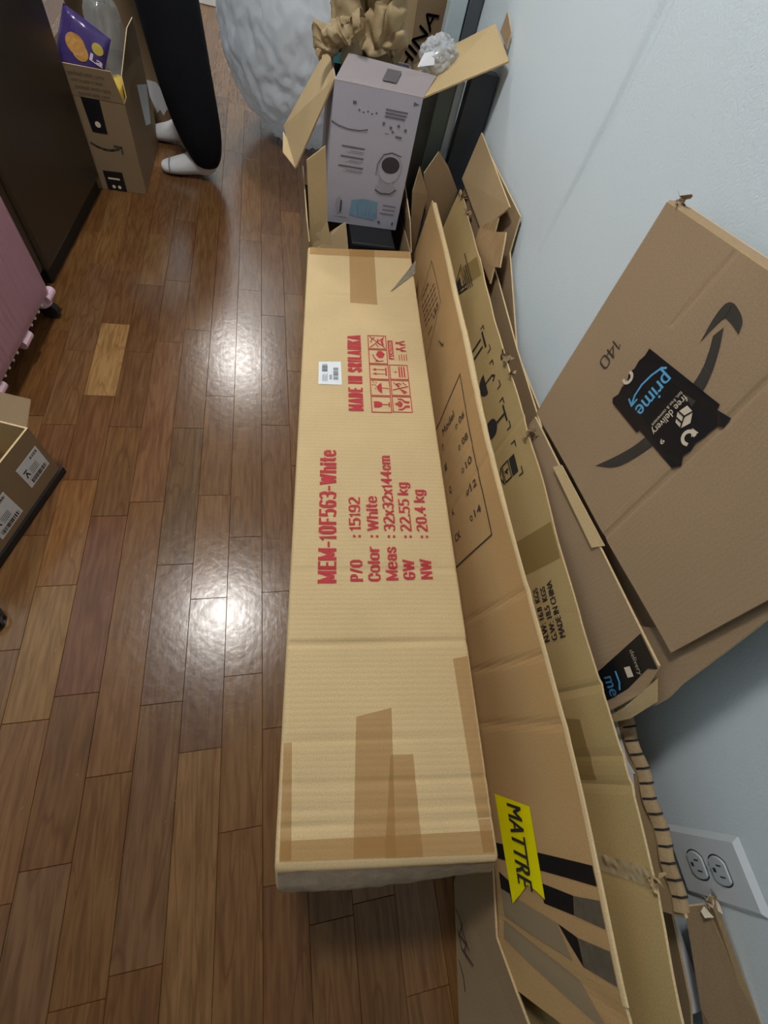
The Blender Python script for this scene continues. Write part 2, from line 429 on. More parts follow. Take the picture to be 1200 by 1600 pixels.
def wood_mat(name, per_object=True):
    mt, nt, b = base_mat(name)
    tc = N(nt, 'ShaderNodeTexCoord'); oi = N(nt, 'ShaderNodeObjectInfo')
    mp = N(nt, 'ShaderNodeMapping'); mp.inputs['Scale'].default_value = (1, .09, 1)
    off = N(nt, 'ShaderNodeVectorMath', operation='ADD')
    cmb = N(nt, 'ShaderNodeCombineXYZ')
    mu = N(nt, 'ShaderNodeMath', operation='MULTIPLY'); mu.inputs[1].default_value = 37.0
    nt.links.new(oi.outputs['Random'], mu.inputs[0])
    for k in range(3): nt.links.new(mu.outputs[0], cmb.inputs[k])
    nt.links.new(tc.outputs['Object'], mp.inputs['Vector']); nt.links.new(mp.outputs[0], off.inputs[0]); nt.links.new(cmb.outputs[0], off.inputs[1])
    g = N(nt, 'ShaderNodeTexNoise'); g.inputs['Scale'].default_value = 120; g.inputs['Detail'].default_value = 4; g.inputs['Distortion'].default_value = .3
    nt.links.new(off.outputs[0], g.inputs['Vector'])
    # cathedral figure: stretched distorted bands
    wv = N(nt, 'ShaderNodeTexNoise'); wv.inputs['Scale'].default_value = 14; wv.inputs['Detail'].default_value = 2; wv.inputs['Distortion'].default_value = .8
    nt.links.new(off.outputs[0], wv.inputs['Vector'])
    ml = N(nt, 'ShaderNodeMath', operation='MULTIPLY'); ml.inputs[1].default_value = 16
    fr = N(nt, 'ShaderNodeMath', operation='PINGPONG'); fr.inputs[1].default_value = 1.0
    nt.links.new(wv.outputs['Fac'], ml.inputs[0]); nt.links.new(ml.outputs[0], fr.inputs[0])
    bl = N(nt, 'ShaderNodeTexNoise'); bl.inputs['Scale'].default_value = 7; bl.inputs['Detail'].default_value = 3
    nt.links.new(off.outputs[0], bl.inputs['Vector'])
    base = oi.outputs['Color']
    dark = mix_col(nt, 1.0, base, (.62, .56, .50), 'MULTIPLY')
    s1 = N(nt, 'ShaderNodeMapRange'); s1.inputs[1].default_value = .38; s1.inputs[2].default_value = .68; nt.links.new(g.outputs['Fac'], s1.inputs[0])
    s1.inputs[3].default_value = 0.0; s1.inputs[4].default_value = .95
    c1 = mix_col(nt, s1.outputs[0], base, dark)
    s2 = N(nt, 'ShaderNodeMapRange'); s2.inputs[1].default_value = .72; s2.inputs[2].default_value = 1.0; s2.inputs[4].default_value = .75; nt.links.new(fr.outputs[0], s2.inputs[0])
    c2 = mix_col(nt, s2.outputs[0], c1, mix_col(nt, 1.0, base, (.6, .5, .42), 'MULTIPLY'))
    s3 = N(nt, 'ShaderNodeMapRange'); s3.inputs[1].default_value = .5; s3.inputs[2].default_value = .85; s3.inputs[4].default_value = .5; nt.links.new(bl.outputs['Fac'], s3.inputs[0])
    c3 = mix_col(nt, s3.outputs[0], c2, mix_col(nt, 1.0, base, (.68, .60, .56), 'MULTIPLY'))
    nt.links.new(c3, b.inputs['Base Color'])
    # worn varnish
    rz = N(nt, 'ShaderNodeTexNoise'); rz.inputs['Scale'].default_value = 55; rz.inputs['Detail'].default_value = 5
    nt.links.new(tc.outputs['Object'], rz.inputs['Vector'])
    rr = N(nt, 'ShaderNodeMapRange'); rr.inputs[3].default_value = .14; rr.inputs[4].default_value = .33; nt.links.new(rz.outputs['Fac'], rr.inputs[0])
    nt.links.new(rr.outputs[0], b.inputs['Roughness'])
    bp = N(nt, 'ShaderNodeBump'); bp.inputs['Strength'].default_value = .10; bp.inputs['Distance'].default_value = .001
    nt.links.new(g.outputs['Fac'], bp.inputs['Height'])
    bp2 = N(nt, 'ShaderNodeBump'); bp2.inputs['Strength'].default_value = .10; bp2.inputs['Distance'].default_value = .004
    nt.links.new(rz.outputs['Fac'], bp2.inputs['Height']); nt.links.new(bp.outputs[0], bp2.inputs['Normal'])
    nt.links.new(bp2.outputs[0], b.inputs['Normal'])
    b.inputs['Specular IOR Level'].default_value = .52
    return mt
M_wood = wood_mat('oak_plank')

v, f = boxv(LX, WX, FY, BY, -.05, -.006)
floor = struct(mesh_obj('floor', v, f, plain('floor_joint_dark', '#3a2618', rough=.6)))

PW_ = .0815; X0 = -.045
joints = {-7: [1.155, .87, .536], -6: [.691, .127, .979, 1.284, .407, 1.555, -.156], -5: [.584, 1.163, -.115, .168, 1.49, .867],
          -4: [1.217, .623, .014], -3: [.132, .867, .445, 1.281, -.279, 2.737], -2: [.64, .034, .354, .994, 2.516],
          -1: [1.513, .513, -.112, .172], 0: [.057, .36]}
tones = [lin(h) for h in ('#7a5732', '#74512d', '#7e5b36', '#714d2b', '#795633', '#805e39', '#734f2f', '#765537')]
special = {(-6, 1.284): '#a27d4e', (-5, .584): '#734a2e', (-6, .407): '#8a6536', (-3, .867): '#6c5033', (-2, .64): '#7d5a36', (-6, .127): '#7c5630',
           (-4, 1.217): '#7b5535', (-3, 1.281): '#735233', (-4, .623): '#7c5632', (-3, .445): '#71523a', (-2, .354): '#71523a', (-6, .691): '#855c32'}
for k in range(-16, 8):
    js = sorted(joints.get(k, []))
    y = FY + .6 + R.random() * .4
    lo = js[0] if js else 99
    allj = [] ; yy = -1.0 - R.random() * .4
    while yy < lo - .25 and yy < BY: allj.append(yy); yy += R.uniform(.32, .62) if k > -10 else R.uniform(.7, 1.2)
    allj += js; last = js[-1] if js else yy
    yy = last + R.uniform(.30, .6)
    while yy < BY: allj.append(yy); yy += R.uniform(.32, .75) if k > -10 else R.uniform(.7, 1.2)
    allj.append(BY)
    xa = max(LX, X0 + k * PW_); xb = X0 + (k + 1) * PW_
    xb = min(xb, WX)
    for y0, y1 in zip(allj, allj[1:]):
        if y1 - y0 < .06: continue
        cx, cy = (xa + xb) / 2, (y0 + y1) / 2; hx, hy = (xb - xa) / 2 - .00022, (y1 - y0) / 2 - .0003
        dz = R.uniform(-.0002, .0002); ch = .0006
        vs = []
        for z, ins in ((-.012, 0), (-.0008 + dz, 0), (dz, ch)):
            vs += [(-hx + ins, -hy + ins, z), (hx - ins, -hy + ins, z), (hx - ins, hy - ins, z), (-hx + ins, hy - ins, z)]
        fs = [(0, 3, 2, 1), (8, 9, 10, 11)]
        for a in (0, 4):
            for i in range(4): j = (i + 1) % 4; fs.append((a + i, a + j, a + 4 + j, a + 4 + i))
        o = mesh_obj('plank', vs, fs, M_wood, None); o.parent = floor; o.location = (cx, cy, 0)
        c = None
        for (kk, top), hx_ in special.items():
            if kk == k and abs(y1 - top) < .01: c = lin(hx_)
        if c is None:
            c = R.choice(tones); q = R.uniform(.93, 1.04); c = tuple(x * q for x in c)
        o.color = (*c, 1)

# walls, ceiling
v, f = boxv(WX, WX + .12, FY, BY, -.05, CZ); struct(mesh_obj('wall_right', v, f, M_wall))
v, f = boxv(LX - .12, LX, FY, BY, -.05, CZ); struct(mesh_obj('wall_left', v, f, M_wall))
v, f = boxv(LX - .12, WX + .12, BY, BY + .12, -.05, CZ); struct(mesh_obj('wall_back', v, f, M_wall))
v, f = boxv(LX - .12, WX + .12, FY - .12, FY, -.05, CZ); struct(mesh_obj('wall_front', v, f, M_wall))
v, f = boxv(LX - .12, WX + .12, FY - .12, BY + .12, CZ, CZ + .1); struct(mesh_obj('ceiling', v, f, M_ceil))
def baseboard(name, x0, x1, y0, y1):
    o = bevel_box(name, x0, x1, y0, y1, .001, .10, M_trim, r=.004); struct(o)
baseboard('baseboard_back', LX + .015, WX - .015, BY - .014, BY - .001)
baseboard('baseboard_right', WX - .013, WX - .001, FY + .02, BY - .016)
# slightly proud plaster repair with a soft vertical seam on the right wall
vs = []; fs = []
for i in range(41):
    y = .925 + .45 * (i / 40) ** 1.5
    for j in range(31):
        z = .56 + 1.3 * j / 30
        e = min(1, max(0, (y - .935 - .10 * abs(z - .78) ** 1.3) / .008)); e = e * e * (3 - 2 * e)
        ed = min(1, (40 - i) / 14, j / 3, (30 - j) / 4)
        vs.append((WX - .0002 - .0045 * e * max(0, ed), y, z))
for i in range(40):
    for j in range(30):
        a = i * 31 + j; fs.append((a, a + 1, a + 32, a + 31))
pr = mesh_obj('plaster_seam', vs, fs, M_wall, bpy.data.objects['wall_right'], smooth=True)

# ceiling lamps
def emis(name, colr, st):
    mt, nt, b = base_mat(name); b.inputs['Emission Color'].default_value = (*colr, 1); b.inputs['Emission Strength'].default_value = st
    b.inputs['Base Color'].default_value = (.9, .9, .9, 1); return mt
M_lamp = emis('lamp_glow', LAMP_COLOR, LAMP_POWER)
def lathe(prof, n=32, c=(0, 0, 0)):
    vs, fs = [], []
    for r, z in prof:
        for i in range(n):
            a = 2 * math.pi * i / n; vs.append((c[0] + r * math.cos(a), c[1] + r * math.sin(a), c[2] + z))
    for k in range(len(prof) - 1):
        for i in range(n):
            j = (i + 1) % n; fs.append((k * n + i, k * n + j, (k + 1) * n + j, (k + 1) * n + i))
    fs.append(tuple(range(n))); fs.append(tuple(range((len(prof) - 1) * n, len(prof) * n)))
    return vs, fs
def ceiling_lamp(x, y, label, mat):
    t = thing('ceiling_lamp', label, 'lamp', (x, y, CZ), 'round ceiling lamps')
    v, f = lathe([(.17, -.0005), (.17, -.02), (.155, -.025)], c=(x, y, CZ)); mesh_obj('base', v, f, M_trim, t, smooth=False)
    v, f = lathe([(.15, -.026), (.145, -.045), (.11, -.062), (.05, -.07)], c=(x, y, CZ)); mesh_obj('diffuser', v, f, mat, t, smooth=True)
ceiling_lamp(-.43, 1.03, 'round white ceiling lamp over the long carton', M_lamp)
ceiling_lamp(-.38, 3.75, 'round white ceiling lamp over the far end of the hallway', emis('lamp_glow_far', LAMP_COLOR, LAMP_POWER * 1.15))

# outlet
M_plate = plain('outlet_plate_white', '#d5dbe0', rough=.3, noise_amt=.02)
oy, oz = -.222, .372
t = thing('wall_outlet', 'white duplex wall outlet on an oversized plate low on the wall', 'outlet', (WX, oy, oz))
def ring_plate(y0, y1, z0, z1, d0, d1, ins):
    v = [(WX - d0, y0, z0), (WX - d0, y1, z0), (WX - d0, y1, z1), (WX - d0, y0, z1),
         (WX - d1, y0 + ins, z0 + ins), (WX - d1, y1 - ins, z0 + ins), (WX - d1, y1 - ins, z1 - ins), (WX - d1, y0 + ins, z1 - ins)]
    f = [(4, 5, 6, 7), (0, 1, 2, 3)] + [(i, (i + 1) % 4, 4 + (i + 1) % 4, 4 + i) for i in range(4)]
    return v, f
v, f = ring_plate(oy - .0445, oy + .0445, oz - .0665, oz + .0665, .0002, .0075, .007); mesh_obj('plate', v, f, M_plate, t)
M_slot = plain('outlet_slot', '#3c4046', rough=.6); M_sock = plain('outlet_socket', '#c3cad0', rough=.35, noise_amt=.02)
for dz in (-.0195, .0195):
    out = []
    for i in range(28):
        a = 2 * math.pi * i / 28; yy = .0172 * math.cos(a); zz = max(-.0138, min(.0138, .0172 * math.sin(a))); out.append((yy, zz))
    vs = [(WX - .0076, oy + a, oz + dz + b) for a, b in out] + [(WX - .0105, oy + a * .94, oz + dz + b * .94) for a, b in out]
    fs = [tuple(range(28, 56))] + [(i, (i + 1) % 28, 28 + (i + 1) % 28, 28 + i) for i in range(28)]
    s = mesh_obj('socket', vs, fs, M_sock, t)
    rim = []
    vs = [(WX - .0076, oy + a * 1.1, oz + dz + b * 1.1) for a, b in out] + [(WX - .0079, oy + a, oz + dz + b) for a, b in out]
    mesh_obj('socket_gap', vs, fs[1:], M_slot, t)
    for (ya, yb, za, zb) in ((-.0075, -.0055, -.001, .0075), (.0055, .0075, -.001, .0065), (-.0025, .0025, -.0095, -.0045)):
        v, f = boxv(WX - .0108, WX - .0104, oy + ya, oy + yb, oz + dz + za, oz + dz + zb); mesh_obj('slot', v, f, M_slot, s)
v, f = lathe([(.0032, 0), (.0028, .0012)], 12); v = [(WX - .0076 - z, oy + x, oz + y) for x, y, z in v]; mesh_obj('screw', v, f, M_sock, t)

# ================================================================== long carton on the floor
CN = [V(-.017, -.128), V(.298, -.172), V(.414, 1.318), V(.098, 1.279)]
BH = .32
creases = [(.298, .006, .004), (.4285, .0026, .0055), (1.222, .0025, .006), (.153, .0022, .005), (.097, .0028, .005), (.065, .002, .006), (.047, .003, .005), (1.13, .0012, .006), (.75, .0008, .008), (.86, .0008, .01)]
def PX(s, t):
    a = s / .32; b = t / 1.44
    p = CN[0] * (1 - a) * (1 - b) + CN[1] * a * (1 - b) + CN[2] * a * b + CN[3] * (1 - a) * b
    return V(p.x, p.y, BH)
def dent(s, t):
    d = 0
    for tc_, dep, wd in creases:
        q = (t - tc_ - .012 * (s - .16)) / wd
        if tc_ < .16 and s > .13: q *= 1.6
        d -= dep * math.exp(-q * q) * (0.35 + .65 * min(1, abs(.5 + .5 * math.sin(s * 17 + tc_ * 40)) + .3))
    d += .0012 * noise.noise(Vector((s * 5, t * 3, 1))) if (t < .36 or t > 1.1) else 0
    return d
def rounded_grid(W, L, Hh, r, nx, ny, nz):
    def axis(n, L_):
        e = [0, r * .12, r * .35, r * .65, r]; mid = [r + (L_ - 2 * r) * i / n for i in range(1, n)]
        return e + mid + [L_ - q for q in reversed(e)]
    ax, ay, az = axis(nx, W), axis(ny, L), axis(nz, Hh)
    idx, vs, fs, uv = {}, [], [], []
    def vert(i, j, k):
        key = (i, j, k)
        if key not in idx:
            p = V(ax[i], ay[j], az[k]); q = V(min(max(p.x, r), W - r), min(max(p.y, r), L - r), min(max(p.z, r), Hh - r))
            d = p - q
            if d.length > 1e-9: p = q + d.normalized() * r
            idx[key] = len(vs); vs.append(p)
        return idx[key]
    X_, Y_, Z_ = len(ax) - 1, len(ay) - 1, len(az) - 1
    for i in range(X_):
        for j in range(Y_):
            fs.append((vert(i, j, Z_), vert(i + 1, j, Z_), vert(i + 1, j + 1, Z_), vert(i, j + 1, Z_)))
            fs.append((vert(i, j, 0), vert(i, j + 1, 0), vert(i + 1, j + 1, 0), vert(i + 1, j, 0)))
    for i in range(X_):
        for k in range(Z_):
            fs.append((vert(i, 0, k), vert(i + 1, 0, k), vert(i + 1, 0, k + 1), vert(i, 0, k + 1)))
            fs.append((vert(i, Y_, k), vert(i, Y_, k + 1), vert(i + 1, Y_, k + 1), vert(i + 1, Y_, k)))
    for j in range(Y_):
        for k in range(Z_):
            fs.append((vert(0, j, k), vert(0, j, k + 1), vert(0, j + 1, k + 1), vert(0, j + 1, k)))
            fs.append((vert(X_, j, k), vert(X_, j + 1, k), vert(X_, j + 1, k + 1), vert(X_, j, k + 1)))
    return vs, fs
def warp_box(p):
    s, t, z = p
    q = PX(s, t); up = min(1, max(0, (z - (BH - .02)) / .02))
    dz = dent(s, t) * up
    # battered near end bulges outwards below its top edge
    out = V(0, 0, 0)
    if t < .03:
        dpt = BH - z; bl = .034 * min(1, dpt / .04) * max(0, 1 - max(0, dpt - .05) / .2) * (1 - t / .03) * (.75 + .25 * math.cos((s - .06) * 9))
        out = V(.01, -1, 0) * bl
    return V(q.x, q.y, z + dz) + out
carton = thing('long_carton', 'long kraft cardboard carton lying on the wood floor with red printing on top', 'carton', (.2, .57, 0))
vs, fs = rounded_grid(.32, 1.44, BH, .007, 14, 330, 8)
uvs = [((p.x + p.z * .7), p.y + .9 * p.z) for p in vs]
mesh_obj('body', [warp_box(p) + V(0, 0, .0008) for p in vs], fs, M_box, carton, uv=uvs, smooth=True)
def PXd(s, t):
    p = PX(s, t); return V(p.x, p.y, BH + dent(s, t) + .0008)
tx = lambda s0, t0: on(PXd, lambda x, y: (s0 - y, t0 + x), .0009)
I = Ink()
# text right = along the carton, text up = towards its left edge; ink frame (x = t, y = -s)
def T(body, s, t0, t1, h, bold=.062): block_text(I, body, t0, -s, h, t1 - t0, h * (.20 if h > .03 else .215))
T('MEM-10F563-White', .083, .4024, .699, .034, .075)
T('MADE IN SRILANKA', .1465, .81, 1.061, .035, .08)
hh = .0235
T('P/O', .132, .406, .448, hh); T(':', .1312, .494, .501, hh); T('15192', .131, .508, .583, hh)
T('Color', .1655, .406, .475, hh); T(':', .166, .494, .501, hh); T('White', .1668, .508, .586, hh)
T('Meas', .1995, .408, .475, hh); T(':', .2, .494, .501, hh); T('32x32x144cm', .2008, .508, .687, hh)
T('GW', .233, .4095, .449, hh); T(':', .234, .494, .501, hh); T('22.55 kg', .2345, .508, .620, hh)
T('NW', .2675, .4104, .450, hh); T(':', .268, .494, .501, hh); T('20.4 kg', .2685, .508, .603, hh)
I.build('lettering', on(PXd, lambda x, y: (-y, x), .0009), M_red, carton)
# handling symbols: cells 47 mm (across) x 47 mm (along); ink frame per cell x along text, y up
I = Ink()
def cell(s_bot, t0, wt, ws):
    """returns mapper unit cell (0..1,0..1) -> ink coords"""
    return lambda x, y: (t0 + x * wt, -(s_bot) + y * ws)
def cpoly(c, pts): I.poly([c(*p) for p in pts])
def cpath(c, pts, wd): I.path([c(*p) for p in pts], wd)
def frame(c): I.mark(); cpath(c, [(0, 0), (1, 0), (1, 1), (0, 1), (0, 0)], .0022)
cells1 = [cell(.2135, .808 + i * .0517, .0475, .0475) for i in range(5)]
cells2 = [cell(.264, .810 + i * .0512, .047, .0465) for i in range(3)]
for c in cells1 + cells2: frame(c)
c = cells1[0]; I.mark()   # glass
cpoly(c, [(.3, .88), (.68, .88), (.68, .62), (.6, .48), (.52, .44), (.46, .44), (.38, .48), (.3, .62)]); cpath(c, [(.49, .44), (.49, .12)], .0022); cpoly(c, [(.3, .06), (.68, .06), (.6, .13), (.38, .13)])
c = cells1[1]; I.mark()   # umbrella with drops
cpoly(c, [(.14, .42), (.2, .52), (.32, .62), (.48, .68), (.64, .62), (.76, .52), (.82, .42)]); cpath(c, [(.48, .42), (.48, .14), (.42, .08)], .0018)
for a, b in ((.45, .78), (.6, .72), (.72, .8), (.85, .72), (.7, .92), (.9, .88)): cpath(c, [(a, b), (a - .05, b - .05)], .0018)
c = cells1[2]; I.mark()   # up arrows
for a in (.36, .66):
    cpath(c, [(a, .2), (a, .68)], .0018); cpoly(c, [(a - .09, .66), (a + .09, .66), (a, .86)])
cpoly(c, [(.22, .1), (.8, .1), (.8, .17), (.22, .17)])
c = cells1[3]; I.mark()   # do not roll: tumbling box and arrow
cpoly(c, [(.42, .25), (.7, .12), (.92, .3), (.9, .5), (.62, .62), (.4, .44)])
cpath(c, [(.2, .25), (.16, .45), (.25, .62), (.45, .74), (.62, .78)], .0026); cpoly(c, [(.12, .5), (.3, .56), (.14, .68)])
c = cells1[4]; I.mark()   # no hooks
cpath(c, [(.1, .1), (.9, .9)], .0022); cpath(c, [(.1, .9), (.9, .1)], .0022)
cpoly(c, [(.25, .12), (.55, .18), (.85, .12), (.8, .24), (.5, .3), (.3, .24)]); cpath(c, [(.3, .35), (.5, .5), (.75, .45)], .0026); cpath(c, [(.45, .85), (.7, .8), (.85, .65)], .0022); cpath(c, [(.15, .45), (.3, .55)], .0026)
c = cells2[0]; I.mark()   # hands holding a seedling
for sg in (-1, 1):
    cpoly(c, [(.5 + sg * .06, .1), (.5 + sg * .2, .1), (.5 + sg * .2, .3), (.5 + sg * .38, .5), (.5 + sg * .38, .72), (.5 + sg * .3, .72), (.5 + sg * .28, .52), (.5 + sg * .08, .34)][::sg])
    cpoly(c, [(.5, .45), (.5 + sg * .2, .58), (.5 + sg * .16, .74), (.5, .6)][::sg])
cpoly(c, [(.5, .62), (.6, .76), (.5, .9), (.4, .76)])
c = cells2[1]; I.mark()   # no open flame
cpath(c, [(.35, .9), (.6, .1)], .0026); cpath(c, [(.12, .3), (.85, .85)], .0022); cpoly(c, [(.15, .2), (.25, .45), (.4, .5), (.34, .32), (.24, .16)])
cpath(c, [(.6, .55), (.75, .7), (.8, .55), (.7, .45)], .0022); cpath(c, [(.7, .2), (.85, .35)], .0022)
c = cells2[2]; I.mark()   # stacking layers
for a in (.16, .3, .44): cpoly(c, [(.14, a), (.88, a), (.88, a + .08), (.14, a + .08)])
cpath(c, [(.5, .6), (.5, .85)], .0008); cpoly(c, [(.42, .72), (.5, .62), (.58, .72)])
# caution bar with team-lift figures
I.mark(); I.fill(.9785, -.2315, 1.046, -.2175)
for k in (0, 1):
    tt = 1.012 + k * .022; I.mark()
    I.disc(tt + .004, -.2425, .004); I.path([(tt + .004, -.247), (tt + .001, -.254), (tt - .003, -.264)], .0036); I.path([(tt + .004, -.247), (tt + .008, -.255), (tt + .011, -.263)], .0036); I.path([(tt, -.250), (tt - .005, -.256)], .0026)
I.mark()
for k in range(4): I.fill(.975, -.266 + k * .0065, .998 - .003 * (k % 2), -.264 + k * .0065)
I.build('handling_symbol', on(PXd, lambda x, y: (-y, x), .0009), M_red, carton)
I = Ink()
I.text('CAUTION', .99, -.2285, .008, .05, .02); I.poly([(.981, -.2295), (.988, -.2295), (.9845, -.2195)])
I.build('caution_lettering', on(PXd, lambda x, y: (-y, x), .0014), M_box, carton)
# sticker
I = Ink(); I.poly([(.889, -.0965), (.965, -.0945), (.9625, -.041), (.889, -.041)])
stk = I.build('address_sticker', on(PXd, lambda x, y: (-y, x), .0010), M_white, carton)
I = Ink(); rnd = random.Random(3)
I.barcode(.903, -.088, .944, -.076, rnd, 18); I.barcode(.93, -.062, .957, -.049, rnd, 10)
for k in range(6): I.fill(.898, -.051 - k * .0022, .918 + (k % 3) * .003, -.0502 - k * .0022)
for k in range(4): I.fill(.905 + k * .004, -.073, .907 + k * .004, -.067)
I.build('sticker_print', on(PXd, lambda x, y: (-y, x), .0015), M_grey_ink, stk)
# parcel tape on the top face: outlines in (s,t)
def tape_patch(pts, mat, name='tape', eps=.0006, ns=10):
    # strip given as quad (s,t) corners; gridded so that it follows the dents
    a, b, c, d = [Vector(p) for p in pts]; nt_ = max(6, int((d - a).length / .0035))
    vs, fs = [], []
    for i in range(ns + 1):
        for j in range(nt_ + 1):
            u, v_ = i / ns, j / nt_
            q = (a * (1 - u) + b * u) * (1 - v_) + (d * (1 - u) + c * u) * v_
            p = PXd(q.x, q.y); vs.append(p + V(0, 0, eps))
    for i in range(ns):
        for j in range(nt_): e = i * (nt_ + 1) + j; fs.append((e, e + nt_ + 1, e + nt_ + 2, e + 1))
    return mesh_obj(name, vs, fs, mat, carton, smooth=True)
def tape_mat(name, hexc, alpha):
    mt, nt, b = base_mat(name); b.inputs['Base Color'].default_value = (*lin(hexc), 1); b.inputs['Roughness'].default_value = .22
    tc = N(nt, 'ShaderNodeTexCoord'); nz = N(nt, 'ShaderNodeTexNoise'); nz.inputs['Scale'].default_value = 40
    nt.links.new(tc.outputs['Object'], nz.inputs['Vector']); bp = N(nt, 'ShaderNodeBump'); bp.inputs['Strength'].default_value = .35; bp.inputs['Distance'].default_value = .003
    nt.links.new(nz.outputs['Fac'], bp.inputs['Height']); nt.links.new(bp.outputs[0], b.inputs['Normal'])
    tr = N(nt, 'ShaderNodeBsdfTransparent'); mx = N(nt, 'ShaderNodeMixShader'); mx.inputs[0].default_value = 1 - alpha
    nt.links.new(b.outputs[0], mx.inputs[1]); nt.links.new(tr.outputs[0], mx.inputs[2]); nt.links.new(mx.outputs[0], nt.nodes['Material Output'].inputs[0])
    return mt
M_tp = tape_mat('clear_brown_tape', '#b98a4c', .42)
tape_patch([(.122, 1.19), (.198, 1.185), (.200, 1.434), (.123, 1.434)], M_tp)
tape_patch([(.106, .008), (.166, .008), (.172, .196), (.114, .184)], M_tp)
tape_patch([(.150, .007), (.205, .007), (.202, .131), (.166, .131)], M_tp, eps=.0011)
tape_patch([(.006, .008), (.022, .008), (.016, .15), (.004, .15)], M_tp)
tape_patch([(.296, .009), (.314, .009), (.315, .274), (.287, .27)], M_tp)
tape_patch([(.006, .007), (.314, .007), (.314, .034), (.006, .030)], M_tp, eps=.0014, ns=20)
tape_patch([(.006, 1.40), (.314, 1.40), (.314, 1.434), (.006, 1.434)], M_tp, eps=.0014, ns=20)
M_gtape = plain('crumpled_grey_tape', '#8d8474', rough=.35, noise_amt=.35, scale=80, bump=.8)
vs, fs = [], []
for i in range(13):
    for j in range(7):
        u, q = i / 12, j / 6
        s = .245 + .082 * u + .012 * (q - .5); tt_ = 1.25 + .11 * u + (q - .5) * (.02 + .05 * u)
        p = PX(s, tt_); vs.append(V(p.x, p.y, BH + .0025 + .004 * abs(noise.noise(Vector((u * 6, q * 4, 2))))))
for i in range(12):
    for j in range(6): e = i * 7 + j; fs.append((e, e + 7, e + 8, e + 1))
mesh_obj('grey_tape_tail', vs, fs, M_gtape, carton)
# wrap tape on the battered near end: follows the warped end face
M_endtape = plain('dirty_clear_tape', '#a4907a', rough=.22, noise_amt=.45, scale=45, bump=.6)
vs, fs = [], []
for i in range(33):
    s = .004 + .312 * i / 32
    for j in range(9):
        z = BH - .004 - .085 * j / 8
        p = warp_box(V(s, .0, z)); k = noise.noise(Vector((s * 40, z * 60, 5)))
        vs.append(p + V(0, -.0015 - .0015 * k, .0012))
for i in range(32):
    for j in range(8): e = i * 9 + j; fs.append((e, e + 1, e + 10, e + 9))
mesh_obj('end_wrap_tape', vs, fs, M_endtape, carton, smooth=True)

# ================================================================== flattened cartons leaning between the long carton and the wall
FA = [(-.75, .25), (-.454, .296), (-.277, .335), (0, .350), (1.65, .455)]
TA = [(-.75, .345), (-.32, .366), (-.17, .383), (-.07, .394), (.11, .398), (.3, .401), (.51, .407), (.95, .44), (1.65, .485)]
TB = [(-.75, .37), (-.3, .412), (-.19, .440), (-.125, .449), (.03, .456), (.15, .456), (.32, .475), (.53, .49), (.71, .495), (1.4, .555), (1.7, .56)]
def smooth_itp(tab, y, wd=.05): return sum(itp(tab, y + k * wd) for k in (-1, -.5, 0, .5, 1)) / 5
def ridge(y, t, lst):
    d = 0
    for y0, sl, dep, wd in lst:
        q = (y - y0 - sl * (t - .3)) / wd; d += dep * math.exp(-q * q)
    return d
RA = [(.197, -.05, -.004, .006), (.095, -.07, -.005, .006), (-.003, -.07, -.005, .007), (.53, .12, -.002, .005), (.46, .1, -.003, .006), (.62, .15, -.002, .006), (.80, .2, -.002, .006), (-.30, -.1, -.003, .01)]
RB = [(.031, 0, -.005, .006), (-.06, .0, -.004, .006), (-.093, -.02, -.004, .006), (-.186, -.1, -.003, .009), (.53, .1, -.003, .006), (1.02, .4, -.002, .006), (.14, 0, -.001, .01)]
# board coordinates: u = -y (along the wall), t = up the face
def PA(u, t):
    y = -u; f_, T_ = smooth_itp(FA, y), smooth_itp(TA, y)
    return V(f_ + (T_ - f_) * t / .43 - ridge(y, t, RA) * .45 + .003 * noise.noise(Vector((y * 4, t * 6, 0))), y, .425 * t / .43 + .0005)
def PB(u, t):
    y = -u; f_, T_ = smooth_itp(FA, y) + .04, smooth_itp(TB, y)
    return V(f_ + (T_ - f_) * t / .46 - ridge(y, t, RB) * .5 + .003 * noise.noise(Vector((y * 4, t * 6, 9))), y, .455 * t / .46 + .0005)
def up(P): return lambda x, y: None
Amap = on(PA, lambda x, y: (-y, x), .0012)      # ink frame: x = up the face (t), y = along (y)
Bmap = on(PB, lambda x, y: (-x, -y), .0012)     # ink frame: x = along (y), y = -t  (print stands on its head)

A = thing('flattened_carton', 'flattened kraft carton with a model checklist and yellow tape leaning beside the long carton', 'cardboard', (.34, .4, 0))
def jag(u, amp, f, seed): return amp * noise.noise(Vector((u * f, seed, 0)))
sheet('panel', PA, .36, -1.41, 0, lambda u: .43 + jag(u, .003, 7, 1), 320, 12, .004, [M_A, M_edge], A, smooth=False)
# rolled fold along the top edge
def fold_strip(name, P, u0, u1, t, wd, th, mat, parent, n=90):
    vs, fs = [], []
    prof = [(-.004, .0), (.001, .0012), (.0035, wd * .3), (.0035, wd * .75), (.001, wd), (-.006, wd)]
    for i in range(n + 1):
        u = u0 + (u1 - u0) * i / n; k = .28 + .05 * math.sin(i * .37) + .72 * min(1, max(0, (-u - .15) / .55))
        p0 = P(u, t); nn = normal(P, u, t); tt = (P(u, t) - P(u, t - .01)).normalized()
        for a, b in prof: vs.append(p0 + tt * (a + .002) - nn * (b * k - .0008))
    m_ = len(prof)
    for i in range(n):
        for j in range(m_ - 1): e = i * m_ + j; fs.append((e, e + 1, e + m_ + 1, e + m_))
    return mesh_obj(name, vs, fs, mat, parent, uv=[(v.y, v.z) for v in vs], smooth=True)
fold_strip('top_fold', PA, .30, -1.39, .43, .013, .01, M_edge, A)
